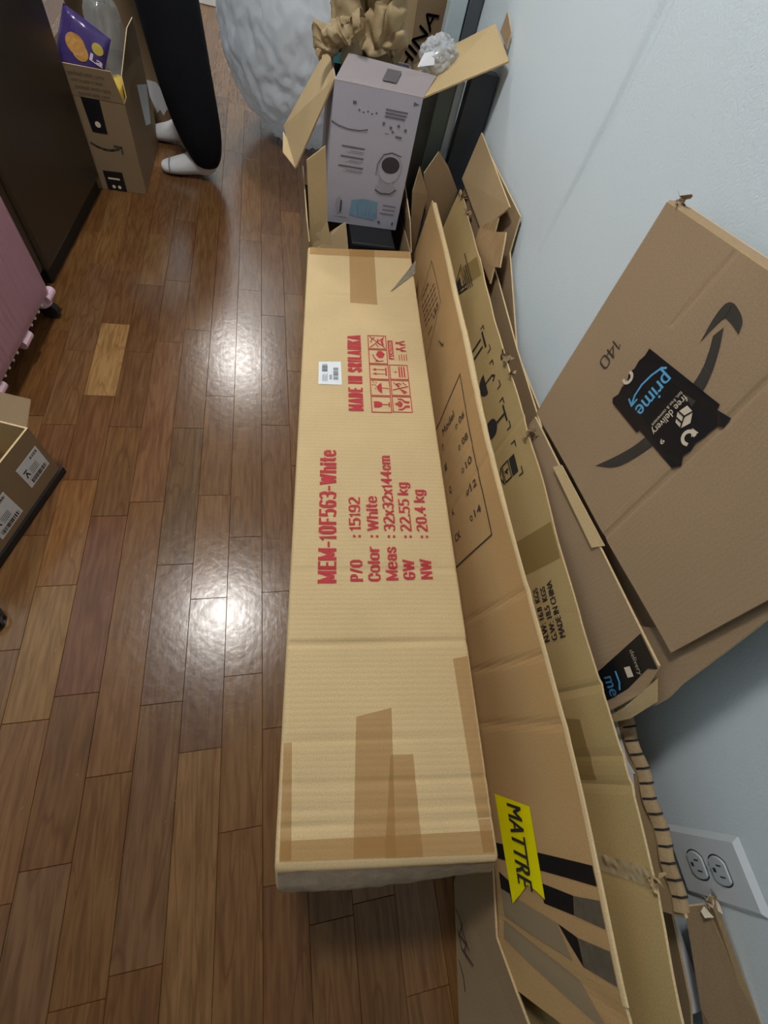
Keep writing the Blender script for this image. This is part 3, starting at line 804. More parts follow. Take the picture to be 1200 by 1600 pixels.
# print on A
I = Ink()
I.text('Model', .2536, .6535, .021, .074, .012); 
for lab, y, t in (('06', .618, .324), ('08', .559, .321), ('10', .500, .316), ('12', .443, .314), ('14', .384, .307)):
    I.mark(); I.arc(t + .0045, y + .006, .005, 0, 360, .0018, 12); I.text(lab, t + .02, y, .017, .028, .012)
I.mark(); I.path([(.318, .446), (.325, .452), (.336, .462)], .0022)
for lab, y, t in (('Q', .494, .239), ('K', .4375, .232), ('CK', .374, .226), ('E', .56, .236), ('7', .62, .236)): I.text(lab, t, y, .017, .012 if len(lab) == 1 else .028, .012)
I.mark(); I.path([(.18, .705), (.2466, .7045), (.3863, .7333), (.3721, .3226), (.2098, .3214), (.15, .32)], .003)
# second framed panel further along: caution lines
I.mark(); I.path([(.20, .955), (.2513, .964), (.3647, 1.0295), (.3595, 1.2201), (.2864, 1.1955), (.20, 1.19)], .0018)
I.text('CAUTION', .262, 1.17, .012, .055, .02)
I.mark()
for k in range(5):
    for q in range(5): I.fill(.255 + q * .02, 1.145 - k * .021 - q * .004, .268 + q * .02 + .003 * (k % 2), 1.1485 - k * .021 - q * .004)
I.text('LB7', .31, 1.026, .017, .038, .02); I.text('from', .262, 1.012, .012, .034, .012)
I.mark(); I.path([(.330, .895), (.3266, .905), (.323, .915)], .004); I.disc(.335, .893, .003); I.disc(.318, .925, .003)
I.build('print', Amap, M_ink, A)
# black packing stripes printed across the near end
def stripe(pts, mat, name='stripe', nseg=10):
    a, b, c, d = [Vector(p) for p in pts]; vs, fs = [], []
    for i in range(nseg + 1):
        for j in range(nseg + 1):
            q = (a.lerp(b, i / nseg)).lerp(d.lerp(c, i / nseg), j / nseg); u, t_ = -q.x, q.y
            vs.append(PA(u, t_) + normal(PA, u, t_) * .0010)
    for i in range(nseg):
        for j in range(nseg): e = i * (nseg + 1) + j; fs.append((e, e + nseg + 1, e + nseg + 2, e + 1))
    return mesh_obj(name, vs, fs, mat, A)
stripe([(-.182, .15), (-.1753, .4256), (-.1958, .4264), (-.2040, .15)], M_btape)
stripe([(-.2145, .30), (-.2152, .372), (-.2363, .366), (-.2375, .298)], M_btape)
stripe([(-.2152, .373), (-.2095, .4262), (-.2360, .4262), (-.2363, .367)], M_wear)
stripe([(-.222, .17), (-.2345, .225), (-.2565, .205), (-.245, .17)], M_btape)
stripe([(-.2536, .3254), (-.2585, .365), (-.2860, .3670), (-.270, .345)], M_btape)
stripe([(-.2585, .366), (-.2556, .4262), (-.2855, .4262), (-.2855, .367)], M_wear)
M_scuff = kraft('scuffed_grey_board', '#988568', blot=.25)
stripe([(-.2440, .170), (-.2536, .322), (-.2855, .345), (-.2790, .170)], M_scuff)
stripe([(-.2850, .165), (-.3020, .350), (-.3380, .400), (-.3080, .163)], M_scuff)
# yellow tape with lettering
I = Ink()
ypts = [(.198, -.1081), (.3027, -.1207), (.3045, -.2322), (.285, -.2265), (.262, -.2225), (.235, -.24), (.207, -.2561)]
vs = [Amap(x, y) for x, y in ypts]; nA = normal(PA, .18, .25)
yt = mesh_obj('yellow_tape', [p + nA * .0012 for p in vs], [tuple(range(len(vs)))], M_yellow, A)
I = Ink()
# lettering runs towards the near end, its top towards the top fold
I.text('MATTRE', 0, 0, .042, .108, .028, shear=.2)
I.build('tape_lettering', on(PA, lambda x, y: (.120 + x, .236 + y), .0035), M_black, yt)
# folded lower flaps at the near end
poly3('lower_flap', [PA(.19, .16) + V(-.004, 0, 0), PA(.31, .145) + V(-.006, 0, 0), PA(.36, .19) + V(-.004, 0, 0), PA(.50, .31) + V(-.002, 0, 0), PA(.50, .006) + V(-.012, 0, 0), PA(.262, .004) + V(-.016, 0, 0), PA(.20, .06) + V(-.012, 0, 0)], .004, [M_kd, M_edge], A)
I = Ink()
for pts in ([(.02, -.30), (.045, -.318), (.03, -.335), (.06, -.34), (.05, -.352), (.085, -.36)], [(.035, -.31), (.05, -.33), (.07, -.345)], [(.03, -.37), (.045, -.385), (.05, -.40)], [(.025, -.33), (.04, -.35), (.06, -.355)]): I.path(pts, .003)
I.build('scribble', lambda x, y: PA(-y, x) + normal(PA, -y, x) * .0225, M_ink, A)
# far-end flap standing up
poly3('end_flap', [(.436, 1.424, .05), (.442, 1.424, .268), (.408, 1.424, .435), (.414, 1.428, .498), (.455, 1.424, .433), (.466, 1.424, .05)], .004, [M_kd, M_edge], A)

B = thing('flattened_carton', 'flattened olive kraft carton with umbrella and glass handling symbols leaning behind the checklist carton', 'cardboard', (.40, .4, 0))
sheet('panel', PB, .42, -1.435, 0, lambda u: .46 + jag(u, .004, 9, 3), 320, 12, .0035, [M_B, M_edge], B)
I = Ink()
I.text('MADE IN CHINA', .112, -.4215, .0135, .096, .03)
I.text('G.W: 18.5  KGS', .112, -.402, .0135, .092, .03)
I.text('N.W: 16.8  KGS', .114, -.3825, .0135, .094, .03)
I.text('MEAS:', .114, -.363, .0135, .04, .03)
# handling symbols between corner marks; print stands on its head, so x = y, up = -t
def corner(y, t, sy): I.mark(); I.path([(y, -t - .0), (y, -t + .012), ][:2], .0028); I.path([(y, -t), (y + sy * .014, -t)], .0028)
for y, t, sy in ((.8715, .419, -1), (.7837, .4227, 1), (.7505, .4196, -1), (.6662, .424, 1), (.6323, .42, -1), (.5525, .419, 1), (.5142, .4194, -1), (.4343, .4196, 1)): corner(y, t, sy)
# this way up
I.mark(); I.fill(.806, -.412, .86, -.4055)
for q in (.82, .846): I.fill(q - .003, -.398, q + .003, -.345); I.poly([(q - .01, -.347), (q + .01, -.347), (q, -.328)])
# umbrella
I.mark(); I.poly([(.685, -.378)] + [(.715 - .03 * math.cos(math.pi * i / 8), -.378 + .028 * math.sin(math.pi * i / 8)) for i in range(1, 8)] + [(.745, -.378)])
I.path([(.715, -.378), (.715, -.405), (.706, -.414), (.699, -.405)], .004)
for q in (.69, .705, .72, .735): I.line((q, -.342), (q + .004, -.334), .002)
# glass
I.mark(); I.fill(.572, -.4165, .616, -.411); I.fill(.5915, -.411, .5965, -.380)
I.poly([(.5945 + .022 * math.cos(a), -.362 - .018 * math.sin(a)) for a in [math.pi * i / 8 for i in range(9)]] + [(.5725, -.335), (.6165, -.335)])
# stacking symbol: filled block and framed digit
I.mark(); I.fill(.446, -.408, .489, -.388); I.rect(.447, -.384, .488, -.362, .003); I.text('4', .461, -.380, .014, .012, .02)
I.path([(.447, -.357), (.488, -.335)], .003); I.path([(.488, -.357), (.447, -.335)], .003); I.path([(.447, -.357), (.488, -.357)], .003)
# hands and fine lines further along
I.mark(); I.path([(1.165, -.388), (1.140, -.350), (1.13, -.33)], .005); I.path([(1.06, -.388), (1.085, -.355), (1.10, -.335)], .005); I.path([(1.075, -.392), (1.095, -.362)], .004)
I.fill(1.088, -.372, 1.135, -.335)
I.mark()
for k in range(5): I.fill(1.03 + .008 * k, -.4165 + k * .008, 1.15 - .012 * k + .03 * (k == 0), -.4135 + k * .008)
I.build('print', Bmap, M_black, B)
def strip_on(P, pts, mat, name, parent, eps=.0012, nseg=14):
    a, b, c, d = [Vector(p) for p in pts]; vs, fs = [], []
    for i in range(nseg + 1):
        for j in range(nseg + 1):
            q = (a.lerp(b, i / nseg)).lerp(d.lerp(c, i / nseg), j / nseg); u, t_ = -q.x, q.y
            vs.append(P(u, t_) + normal(P, u, t_) * eps)
    for i in range(nseg):
        for j in range(nseg): e = i * (nseg + 1) + j; fs.append((e, e + nseg + 1, e + nseg + 2, e + 1))
    return mesh_obj(name, vs, fs, mat, parent, smooth=True)
M_tpB = tape_mat('olive_brown_tape', '#94793f', .42)
strip_on(PB, [(.317, .30), (.305, .456), (.235, .456), (.245, .30)], M_tpB, 'tape', B)
strip_on(PB, [(1.16, .38), (1.10, .455), (1.02, .455), (1.08, .38)], M_tpB, 'tape', B)
strip_on(PB, [(-.175, .30), (-.182, .458), (-.202, .458), (-.195, .30)], M_clear, 'clear_tape', B, eps=.003)
strip_on(PB, [(.0, .33), (-.01, .40), (-.09, .40), (-.09, .33)], M_tpB, 'tape', B)
# torn fibres on its top edge
def torn(c, n, size, parent, mat=M_edge, seed=1):
    rr = random.Random(seed); vs, fs = [], []
    for k in range(n):
        d = V(rr.uniform(-1, 1), rr.uniform(-1, 1), rr.uniform(-.2, 1)).normalized() * size * rr.uniform(.4, 1)
        e = V(rr.uniform(-1, 1), rr.uniform(-1, 1), rr.uniform(-1, 1)).normalized() * size * .35
        p = Vector(c) + V(rr.uniform(-1, 1), rr.uniform(-1, 1), rr.uniform(-.6, .6)) * size * .5
        b = len(vs); vs += [p - e, p + e, p + d + e * .4, p + d * .8 - e * .6]; fs.append((b, b + 1, b + 2, b + 3))
    o = mesh_obj('torn_fibres', vs, fs, mat, parent, uv=[(v.y, v.z) for v in vs]); o['kind'] = 'stuff'; return o
torn(PB(-.71, .462), 14, .022, B, M_kd, 1); torn(PB(-.66, .462), 10, .015, B, M_kd, 2); torn(PB(-.50, .462), 12, .018, B, M_kd, 3)
torn(PB(.195, .460), 16, .013, B, M_kl, 4); torn(PB(-1.39, .462), 16, .02, B, M_kd, 5); torn(PB(-1.30, .462), 10, .014, B, M_kd, 6)
poly3('end_flap', [(.49, 1.446, .10), (.475, 1.446, .36), (.437, 1.450, .474), (.466, 1.452, .531), (.505, 1.452, .500), (.553, 1.448, .445), (.545, 1.446, .10)], .004, [M_kd, M_edge], B)

# carton behind, against the wall at the far end
Cc = thing('flattened_carton', 'torn kraft carton with ribbed flaps standing against the wall behind the olive sheet', 'cardboard', (.55, 1.0, 0))
poly3('panel', [(.562, 1.43, .0008), (.560, .53, .0008), (.562, .53, .405), (.562, .78, .424), (.563, 1.02, .452), (.564, 1.43, .47)], .004, [M_kd, M_edge], Cc)
poly3('rear_panel', [(.575, 1.40, .0008), (.575, .50, .0008), (.578, .56, .405), (.580, .80, .40), (.585, 1.05, .50), (.588, 1.08, .57), (.588, 1.40, .57)], .004, [M_kd, M_edge], Cc)
poly3('end_flap', [(.556, 1.19, .470), (.551, 1.437, .482), (.571, 1.45, .592), (.565, 1.105, .575)], .004, [M_kr, M_edge], Cc)
poly3('ribbed_flap', [(.545, 1.185, .44), (.548, 1.192, .478), (.550, 1.112, .545), (.552, 1.105, .515), (.552, 1.05, .545), (.550, 1.035, .535), (.546, .995, .49), (.545, 1.02, .475), (.545, 1.005, .44)], .004, [M_corr, M_edge], Cc)

# ================================================================== big open carton standing on its side by the wall (smile print)
MO = V(.50, .531, .482); MU = V(0, -.478, .075).normalized(); MV = V(.025, .065, .353).normalized()
def PM(a, b): return MO + MU * a + MV * b - normal_M * 0
normal_M = MU.cross(MV).normalized()
def PMw(a, b):
    cr = 0
    q = (a - .297 + .0 * b) / .004; cr -= .0025 * math.exp(-q * q) * (1 if b < .30 else 0)
    q = (a - .135 - .1 * (b - .2)) / .004; cr -= .0012 * math.exp(-q * q) * (1 if b > .26 else 0)
    return PM(a, b) + normal_M * (cr + .003 * noise.noise(Vector((a * 5, b * 5, 4))))
D = thing('opened_carton', 'grey-brown shipping carton with black smile print and black parcel tape propped against the wall', 'carton', (.52, .29, 0))
sheet('front_panel', PMw, 0, .484, 0, .361, 120, 60, .004, [M_M, M_kr], D)
back = -.024
poly3('back_panel', [PM(.01, -.16) + normal_M * back, PM(.47, -.12) + normal_M * back, PM(.47, .365) + normal_M * back, PM(.01, .365) + normal_M * back], .004, [M_M, M_edge], D)
poly3('side_panel', [PM(.004, .0) - normal_M * .006, PM(.004, .358) - normal_M * .006, PM(.004, .375) + normal_M * back, PM(.004, .0) + normal_M * back], .004, [M_M, M_edge], D)
poly3('top_panel', [PM(.0, .3635) - normal_M * .002, PM(.484, .3635) - normal_M * .002, PM(.484, .366) + normal_M * (back + .006), PM(.0, .366) + normal_M * (back + .006)], .004, [M_M, M_edge], D)
torn(PM(.012, .368) - normal_M * .01, 8, .016, D, M_kd, 9)
# strip torn from the side, hanging beyond the front panel
st = [(.40, -.10), (.47, -.115), (.507, -.105), (.529, -.078), (.527, -.05), (.519, -.02), (.512, .03), (.503, .09), (.493, .15), (.487, .37), (.46, .37), (.45, 0)]
poly3('torn_side', [PM(a, b) - normal_M * .012 for a, b in st], .004, [M_M, M_edge], D)
# lower flap hanging to the floor behind the leaning sheets
poly3('lower_flap', [(.500, .528, .474), (.492, .34, .503), (.488, .231, .520), (.486, .083, .538), (.486, .040, .543), (.484, .012, .50), (.478, -.005, .42), (.470, .0, .0008), (.497, .52, .0008)], .004, [M_M, M_edge], D)
poly3('crease', [(.492, .392, .503), (.487, .398, .487), (.4845, .228, .508), (.4905, .222, .528)], .003, [M_kl, M_edge], D)
poly3('lower_curl', [(.481, -.003, .455), (.486, .025, .532), (.490, -.002, .512), (.486, -.018, .455), (.482, -.020, .424), (.4785, -.012, .418)], .002, [M_kl, M_edge], D)
# black smile print
Mmap = on(PMw, lambda x, y: (x, y), .0008)
def grid_poly(pts):   # triangle-friendly outline
    return pts
I = Ink()
def spl(pts, k=5):
    o_ = []
    P_ = [Vector(p) for p in pts]; P_ = [P_[0] * 2 - P_[1]] + P_ + [P_[-1] * 2 - P_[-2]]
    for a, b, c, d in zip(P_, P_[1:], P_[2:], P_[3:]):
        for i in range(k):
            t_ = i / k; o_.append(.5 * ((2 * b) + (c - a) * t_ + (2 * a - 5 * b + 4 * c - d) * t_ * t_ + (3 * b - a - 3 * c + d) * t_ ** 3))
    return o_ + [P_[-2]]
outer = [(.1936, .0507), (.214, .095), (.227, .1345), (.2325, .19), (.2276, .2425), (.2165, .268), (.2047, .2853)]
inner = [(.1936, .0507), (.227, .084), (.2452, .1365), (.252, .19), (.2455, .2400), (.228, .274), (.2085, .2985)]
outer, inner = spl(outer), spl(inner)
for k in range(len(outer) - 1): I.poly([outer[k], outer[k + 1], inner[k + 1], inner[k]] if k else [outer[0], outer[1], inner[1]])
hd_o = [(.1962, .2716), (.1890, .297), (.1880, .315), (.1960, .3215), (.2130, .3185), (.2240, .3130), (.2304, .3029)]
hd_i = [(.1962, .2716), (.1965, .285), (.1985, .3005), (.2010, .3060), (.2120, .3060), (.2220, .3045), (.2304, .3029)]
hd_o, hd_i = spl(hd_o), spl(hd_i)
for k in range(len(hd_o) - 1): I.poly([hd_o[k], hd_o[k + 1], hd_i[k + 1], hd_i[k]])
I.build('smile_print', Mmap, M_ink, D)
I = Ink(); block_text(I, '140', 0, 0, .0225, .042, .0026)
I.build('number_print', on(PMw, lambda x, y: (.068 + y, .2005 - x), .0008), M_ink, D)
# black tape with torn ends
I = Ink(); rt = random.Random(5)
tp = [(.137, .226), (.205, .2325), (.277, .2400), (.279, .234), (.300, .238), (.302, .2255)]
for k in range(7): tp.append((.300 - rt.uniform(0, .010), .222 - k * .0105))
tp += [(.292, .148), (.265, .147), (.214, .1445), (.213, .139), (.20, .1385), (.143, .137)]
for k in range(8): tp.append((.133 + rt.uniform(0, .010), .142 + k * .0105))
I.poly(tp)
bt = I.build('black_tape', on(PMw, lambda x, y: (x, y), .0014), M_btape, D)
tmap = lambda a0, b0: on(PMw, lambda x, y: (a0 + y, b0 - x), .0020)
I = Ink(); I.text('prime', 0, 0, .0235, .062, .014)
pts = [(.000, -.008), (.015, -.0135), (.033, -.0165), (.050, -.0145), (.062, -.0085)]
I.path([(-.004, -.0025)] + pts, .0030); I.path([(.052, -.007), (.063, -.0075), (.060, -.018)], .003)
I.build('cyan_lettering', tmap(.1835, .2205), M_cyan, bt)
I = Ink(); I.text('free delivery', 0, 0, .0105, .062, .008)
I.build('cream_lettering', tmap(.2300, .2190), M_cream, bt)
I = Ink(); I.text('fast, free & convenient', 0, 0, .0052, .056)
I.mark(); I.poly([(.006, .022), (.020, .018), (.030, .026), (.030, .038), (.017, .043), (.006, .034)])
I.text('9', .056, .028, .007, .006, .02)
I.mark(); I.arc(.030, .056, .008, -200, 30, .0045, 10); I.poly([(.019, .050), (.027, .058), (.017, .061)])
I.mark(); I.arc(.040, -.085, .0075, -20, 190, .0045, 10)
I.build('cream_print', tmap(.2230, .2190), M_cream, bt)
I = Ink(); I.path([(.006, .034), (.017, .030), (.030, .038)], .0018); I.path([(.017, .030), (.018, .019)], .0018); I.path([(.024, .034), (.025, .023)], .002)
I.build('parcel_lines', on(PMw, lambda x, y: (.2230 + y, .2190 - x), .0029), M_btape, bt)
# black tape on the lower flap
ft = [(.0845, .5365), (.036, .541), (.040, .525), (.020, .475), (.010, .425), (.014, .410), (.043, .402), (.048, .414)]
def PF(y, z): return V(.470 + (z / .53) * .0165 - .0022, y, z)
ftape = poly3('black_tape', [PF(y, z) for y, z in ft], .0006, [M_btape], D, toward=(-1, 0, 0))
I = Ink(); I.text('me', 0, 0, .021, .03, .014); I.path([(-.004, .026), (.012, .026), (.022, .022)], .003)
I.build('cyan_lettering', lambda x, y: PF(.0415 - .9 * (x) , .437 + 1.1 * y) + V(-.0015, 0, 0), M_cyan, ftape)
I = Ink(); I.text('delivery', 0, 0, .008, .034, .008); I.fill(.020, -.022, .034, -.010)
I.build('cream_lettering', lambda x, y: PF(.068 - x, .507 + y) + V(-.0015, 0, 0), M_cream, ftape)

# ================================================================== pieces by the outlet
E1 = thing('flattened_carton', 'kraft sheet with white labels and a dashed folded edge wedged beside the wall outlet', 'cardboard', (.50, -.2, 0))
def PD(u, t): return V(.455 + .165 * t * (1 - .15 * t) - .05 * max(0, u), -u, t + .0008)
sheet('panel', PD, -.03, .255, 0, .40, 24, 6, .005, [M_kr, M_edge], E1)
vs, fs = [], []
for i in range(41):
    y = .0 - .25 * i / 40; kx = .008 * math.sin(i * .55) * .3
    for a, b in ((-.003, -.002), (.002, .010), (.012, .012), (.020, .004), (.021, -.02)):
        vs.append(V(.5165 + a * .85 + kx - .06 * max(0, -y), y, .398 + b - .10 * max(0, -y - .18)))
for i in range(40):
    for j in range(4): e = i * 5 + j; fs.append((e, e + 1, e + 6, e + 5))
fe = mesh_obj('folded_edge', vs, fs, M_kr, E1, uv=[(v.y, v.x) for v in vs], smooth=True)
for k in range(12):
    y = -.03 - k * .0185; i = (-y) / .25 * 40; kx = .008 * math.sin(i * .55) * .3 - .06 * max(0, -y); z = .398 - .10 * max(0, -y - .18)
    pts = [(.5140 + kx, z - .001), (.5182 + kx, z + .0112), (.5267 + kx, z + .0132), (.5340 + kx, z + .005)]
    vs = []
    for x, zz in pts: vs += [(x - .0005, y + .0014, zz + .0007), (x - .0005, y - .0014, zz + .0007)]
    mesh_obj('dash', vs, [(0, 1, 3, 2), (2, 3, 5, 4), (4, 5, 7, 6)], M_black, fe)
def lab(name, pts, mat=M_white):
    return poly3(name, [PD(-y, t) + V(-.0022, 0, .0004) for y, t in pts], .0006, [mat], E1, toward=(-1, 0, 0))
lab('white_label', [(.022, .33), (.022, .392), (-.075, .385), (-.092, .392), (-.088, .33)])
lab('white_label', [(-.090, .33), (-.092, .388), (-.150, .372), (-.142, .33)])
poly3('white_label', [(.548, -.275, .285), (.572, -.290, .290), (.583, -.400, .275), (.560, -.420, .235), (.545, -.33, .225)], .001, [M_white], E1)
I = Ink()
for k in range(4): I.fill(-.148 + .004 * k, .345 + .006 * k, -.125 + .004 * k, .347 + .006 * k)
I.build('label_print', lambda y, t: PD(-y, t) + V(-.0045, 0, .0004), M_grey_ink, E1)
poly3('end_flap', [(.546, -.262, .352), (.572, -.262, .362), (.5965, -.385, .352), (.597, -.52, .30), (.572, -.52, .235), (.556, -.385, .30)], .004, [M_kd, M_edge], E1)
poly3('rear_flap', [(.573, -.250, .375), (.592, -.258, .362), (.5985, -.392, .352), (.5985, -.52, .305), (.5975, -.52, .295), (.592, -.38, .345), (.580, -.27, .352)], .002, [M_kr, M_edge], E1)
poly3('lower_panel', [(.520, -.255, .0008), (.540, -.262, .33), (.552, -.385, .285), (.560, -.50, .22), (.545, -.50, .0008)], .004, [M_kd, M_edge], E1)
torn((.580, -.262, .362), 7, .020, E1, M_cream, 12)

# ================================================================== far end: open printed box, cartons and packing
M_wbox = plain('white_printed_card', '#b9b7c6', rough=.45, noise_amt=.03)
M_wflap = plain('grey_printed_card', '#9a9092', rough=.5, noise_amt=.03)
M_dark = plain('matt_black', '#16171a', rough=.5)
M_shade = plain('picture_grey', '#a7a4b2', rough=.5); M_lens = plain('picture_lens', '#3b3a45', rough=.4)
M_pcy = plain('picture_blue', '#7fa9c4', rough=.5, noise_amt=.25, scale=40)
wy = 1.45; wx0, wx1, wz0, wz1 = .158, .388, .306, .637; wd = .22
WB = thing('printed_box', 'white printed box with camera pictures and open flaps standing on the black case', 'box', ((wx0 + wx1) / 2, wy + wd / 2, wz0))
th = .004
def slab(name, x0, x1, y0, y1, z0, z1, mat, parent): 
    v, f = boxv(x0, x1, y0, y1, z0, z1); return mesh_obj(name, v, f, mat, parent, uv=[(a[0] + a[1], a[2] + .3 * a[1]) for a in v])
front = slab('front_panel', wx0, wx1, wy, wy + th, wz0, wz1, M_wbox, WB)
slab('back_panel', wx0, wx1, wy + wd - th, wy + wd, wz0, wz1, M_wbox, WB)
slab('side_panel', wx0, wx0 + th, wy + th, wy + wd - th, wz0, wz1, M_wbox, WB)
slab('side_panel', wx1 - th, wx1, wy + th, wy + wd - th, wz0, wz1, M_wbox, WB)
slab('bottom_panel', wx0 + th, wx1 - th, wy + th, wy + wd - th, wz0, wz0 + th, M_kl, WB)
poly3('front_flap', [(wx0, wy, wz1 + .001), (wx1, wy, wz1 + .001), (.424, 1.50, .671), (.193, 1.50, .677)], .003, [M_wflap, M_kl], WB, toward=(0, -1, .4))
lf = poly3('left_flap', [(wx0, wy + .004, wz1 + .001), (wx0, wy + wd, wz1 + .001), (.042, 1.775, .405), (.071, 1.534, .400)], .004, [M_kl, M_edge], WB, toward=(-1, 0, 1))
poly3('left_flap_tab', [(.0705, 1.534, .399), (.053, 1.70, .402), (.040, 1.75, .401), (.036, 1.627, .396)], .003, [M_kl, M_edge], WB, toward=(-.3, -1, 1))
poly3('right_flap', [(wx1, wy + .004, wz1 + .001), (.589, 1.462, .737), (.565, 1.570, .772), (wx1, wy + wd - .04, wz1 + .010)], .004, [M_kl, M_edge], WB, toward=(0, 0, 1))
poly3('right_flap_tab', [(.588, 1.50, .748), (.575, 1.545, .765), (.580, 1.55, .80), (.590, 1.51, .775)], .003, [M_kd, M_edge], WB, toward=(-1, -1, 0))
def WF(u, v, e=.0006): return V(wx0 + (wx1 - wx0) * u, wy - e, wz0 + (wz1 - wz0) * v)
def wink(name, ink, mat, e=.0006, parent=None):
    f_ = lambda x, y: WF(x, y, e); f_.nrm = lambda x, y: V(0, -1, 0); return ink.build(name, f_, mat, parent or front)
I = Ink()
for y0, x0, x1 in ((.60, .14, .42), (.53, .14, .42), (.46, .12, .43)): I.fill(x0, y0, x1, y0 + .012); I.fill(x0 + .1, y0 - .022, x1, y0 - .018); I.fill(x0 + .06, y0 - .034, x1 - .02, y0 - .031)
for k in range(3): I.fill(.60, .885 - k * .022, .86 - .01 * k, .896 - k * .022)
for k in range(3): I.fill(.76 - .03 * (k == 2), .20 - k * .035, .93, .208 - k * .035)
for k in range(4): I.disc(.60 + k * .09, .80 - .02 * (k % 2), .018, .012, 8)
I.disc(.72, .755, .022, .015, 3); I.fill(.63, .735, .68, .74); I.fill(.76, .72, .84, .735); I.disc(.93, .955, .05, .016, 3)
I.fill(.22, .885, .26, .905); I.fill(.12, .055, .28, .059)
for k in range(5): I.disc(.3 + .05 * k, .855 - .01 * (k % 2), .012, .007, 6)
I.path([(.0, .755), (.08, .735), (.2, .722), (.33, .725), (.42, .74)], .010)
I.disc(.93, .055, .014, .018, 6); I.disc(.74, .055, .02, .014, 10)
wink('fine_print', I, plain('fine_print_grey', '#6d6b75', rough=.6))['kind'] = 'stuff'
I = Ink(); I.disc(.765, .50, .155, .12, 28); I.disc(.745, .395, .10, .06, 20); I.disc(.755, .335, .145, .045, 24)
I.mark(); I.disc(.17, .155, .05, .07, 20)
wink('camera_picture', I, M_shade)
I = Ink(); I.disc(.765, .495, .135, .105, 28); wink('camera_head', I, M_wbox, .0012)
I = Ink(); I.disc(.765, .525, .115, .062, 28); I.mark(); I.path([(.60, .44), (.60, .52), (.66, .595), (.76, .615), (.88, .60)], .007); I.mark(); I.path([(.62, .325), (.70, .30), (.82, .305), (.89, .345)], .009); I.mark(); I.fill(.19, .10, .205, .20)
wink('lens_picture', I, M_lens, .0017)
I = Ink(); I.poly([(.32, .085), (.33, .21), (.50, .235), (.68, .225), (.70, .09), (.66, .062), (.5, .07)]); wink('blue_picture', I, M_pcy)
I = Ink(); 
for k in range(6): I.path([(.42 + .05 * k, .09), (.44 + .05 * k, .15), (.42 + .05 * k, .2)], .008)
wink('blue_picture_lines', I, M_shade, .0012)
I = Ink(); I.fill(.48, .3, .64, .75); 
bc = I.build('barcode', lambda x, y: V(.158, 1.45, .6385) + V(.23, 0, 0) * x + V(.035 * .9, .050, .038) * y + V(0, -.0007, .0012), plain('barcode_dark', '#5c5458', rough=.6), WB)

# kraft packing paper, crumpled
M_paper = kraft('packing_paper', '#a8936f', blot=.15, rough=.6, bump=.9)
def crumple(name, base, nu, nv, amp, seed, mat, parent=None, freq=9):
    vs, fs = [], []
    for i in range(nu + 1):
        for j in range(nv + 1):
            u, v_ = i / nu, j / nv; p = base(u, v_)
            q = Vector((u * freq * .6 + seed, v_ * freq, seed * 1.7))
            nv3 = lambda w_: Vector((noise.noise(w_), noise.noise(w_ + Vector((17.3, 4.1, 9.7))), noise.noise(w_ + Vector((-6.2, 23.9, 3.3)))))
            d = nv3(q) * amp * 1.3 + nv3(q * 2.3) * amp * .6 + nv3(q * 5.5) * amp * .22
            r_ = 1 - abs(noise.noise(q * 1.1 + Vector((3, 1, 2)))) * 2.2
            vs.append(p + d + (p - base(.5, v_)).normalized() * r_ * amp * .8)
    for i in range(nu):
        for j in range(nv): e = i * (nv + 1) + j; fs.append((e, e + nv + 1, e + nv + 2)); fs.append((e, e + nv + 2, e + 1))
    return mesh_obj(name, vs, fs, mat, parent, uv=[(v.x + v.y, v.z) for v in vs], smooth=True)
def tube_base(p0, p1, r0, r1, bend=V(0, 0, 0), span=1.7 * math.pi, a0=.3):
    p0, p1 = Vector(p0), Vector(p1); d = (p1 - p0).normalized(); e1 = d.cross(V(0, 1, 0)).normalized(); e2 = d.cross(e1)
    def b(u, v_):
        c = p0.lerp(p1, v_) + bend * (v_ * (1 - v_) * 4); a = a0 + span * u; r = r0 + (r1 - r0) * v_
        return c + e1 * (r * math.cos(a)) + e2 * (r * math.sin(a))
    return b
pg = 'crumpled packing paper in the printed box'
o = crumple('packing_paper', tube_base((.222, 1.545, .42), (.185, 1.60, .86), .034, .046, span=1.5 * math.pi), 48, 70, .015, 1.3, M_paper, freq=6)
tag(o, 'flat twist of kraft packing paper rising beside the left flap of the printed box', 'packing paper', pg)
o = crumple('packing_paper', tube_base((.305, 1.56, .42), (.285, 1.585, .84), .056, .040), 56, 70, .024, 5.1, M_paper, freq=8)
tag(o, 'tightly crumpled kraft packing paper standing in the middle of the printed box', 'packing paper', pg)
o = crumple('packing_paper', tube_base((.222, 1.50, .730), (.118, 1.545, .672), .014, .026, span=1.2 * math.pi), 36, 36, .010, 8.8, M_paper, freq=5)
tag(o, 'short end of kraft packing paper sticking out over the left flap', 'packing paper', pg)
M_bub = plastic('bubble_wrap', '#dfe4ea', clear=.35, rough=.1, scale=40, bump=1.0)
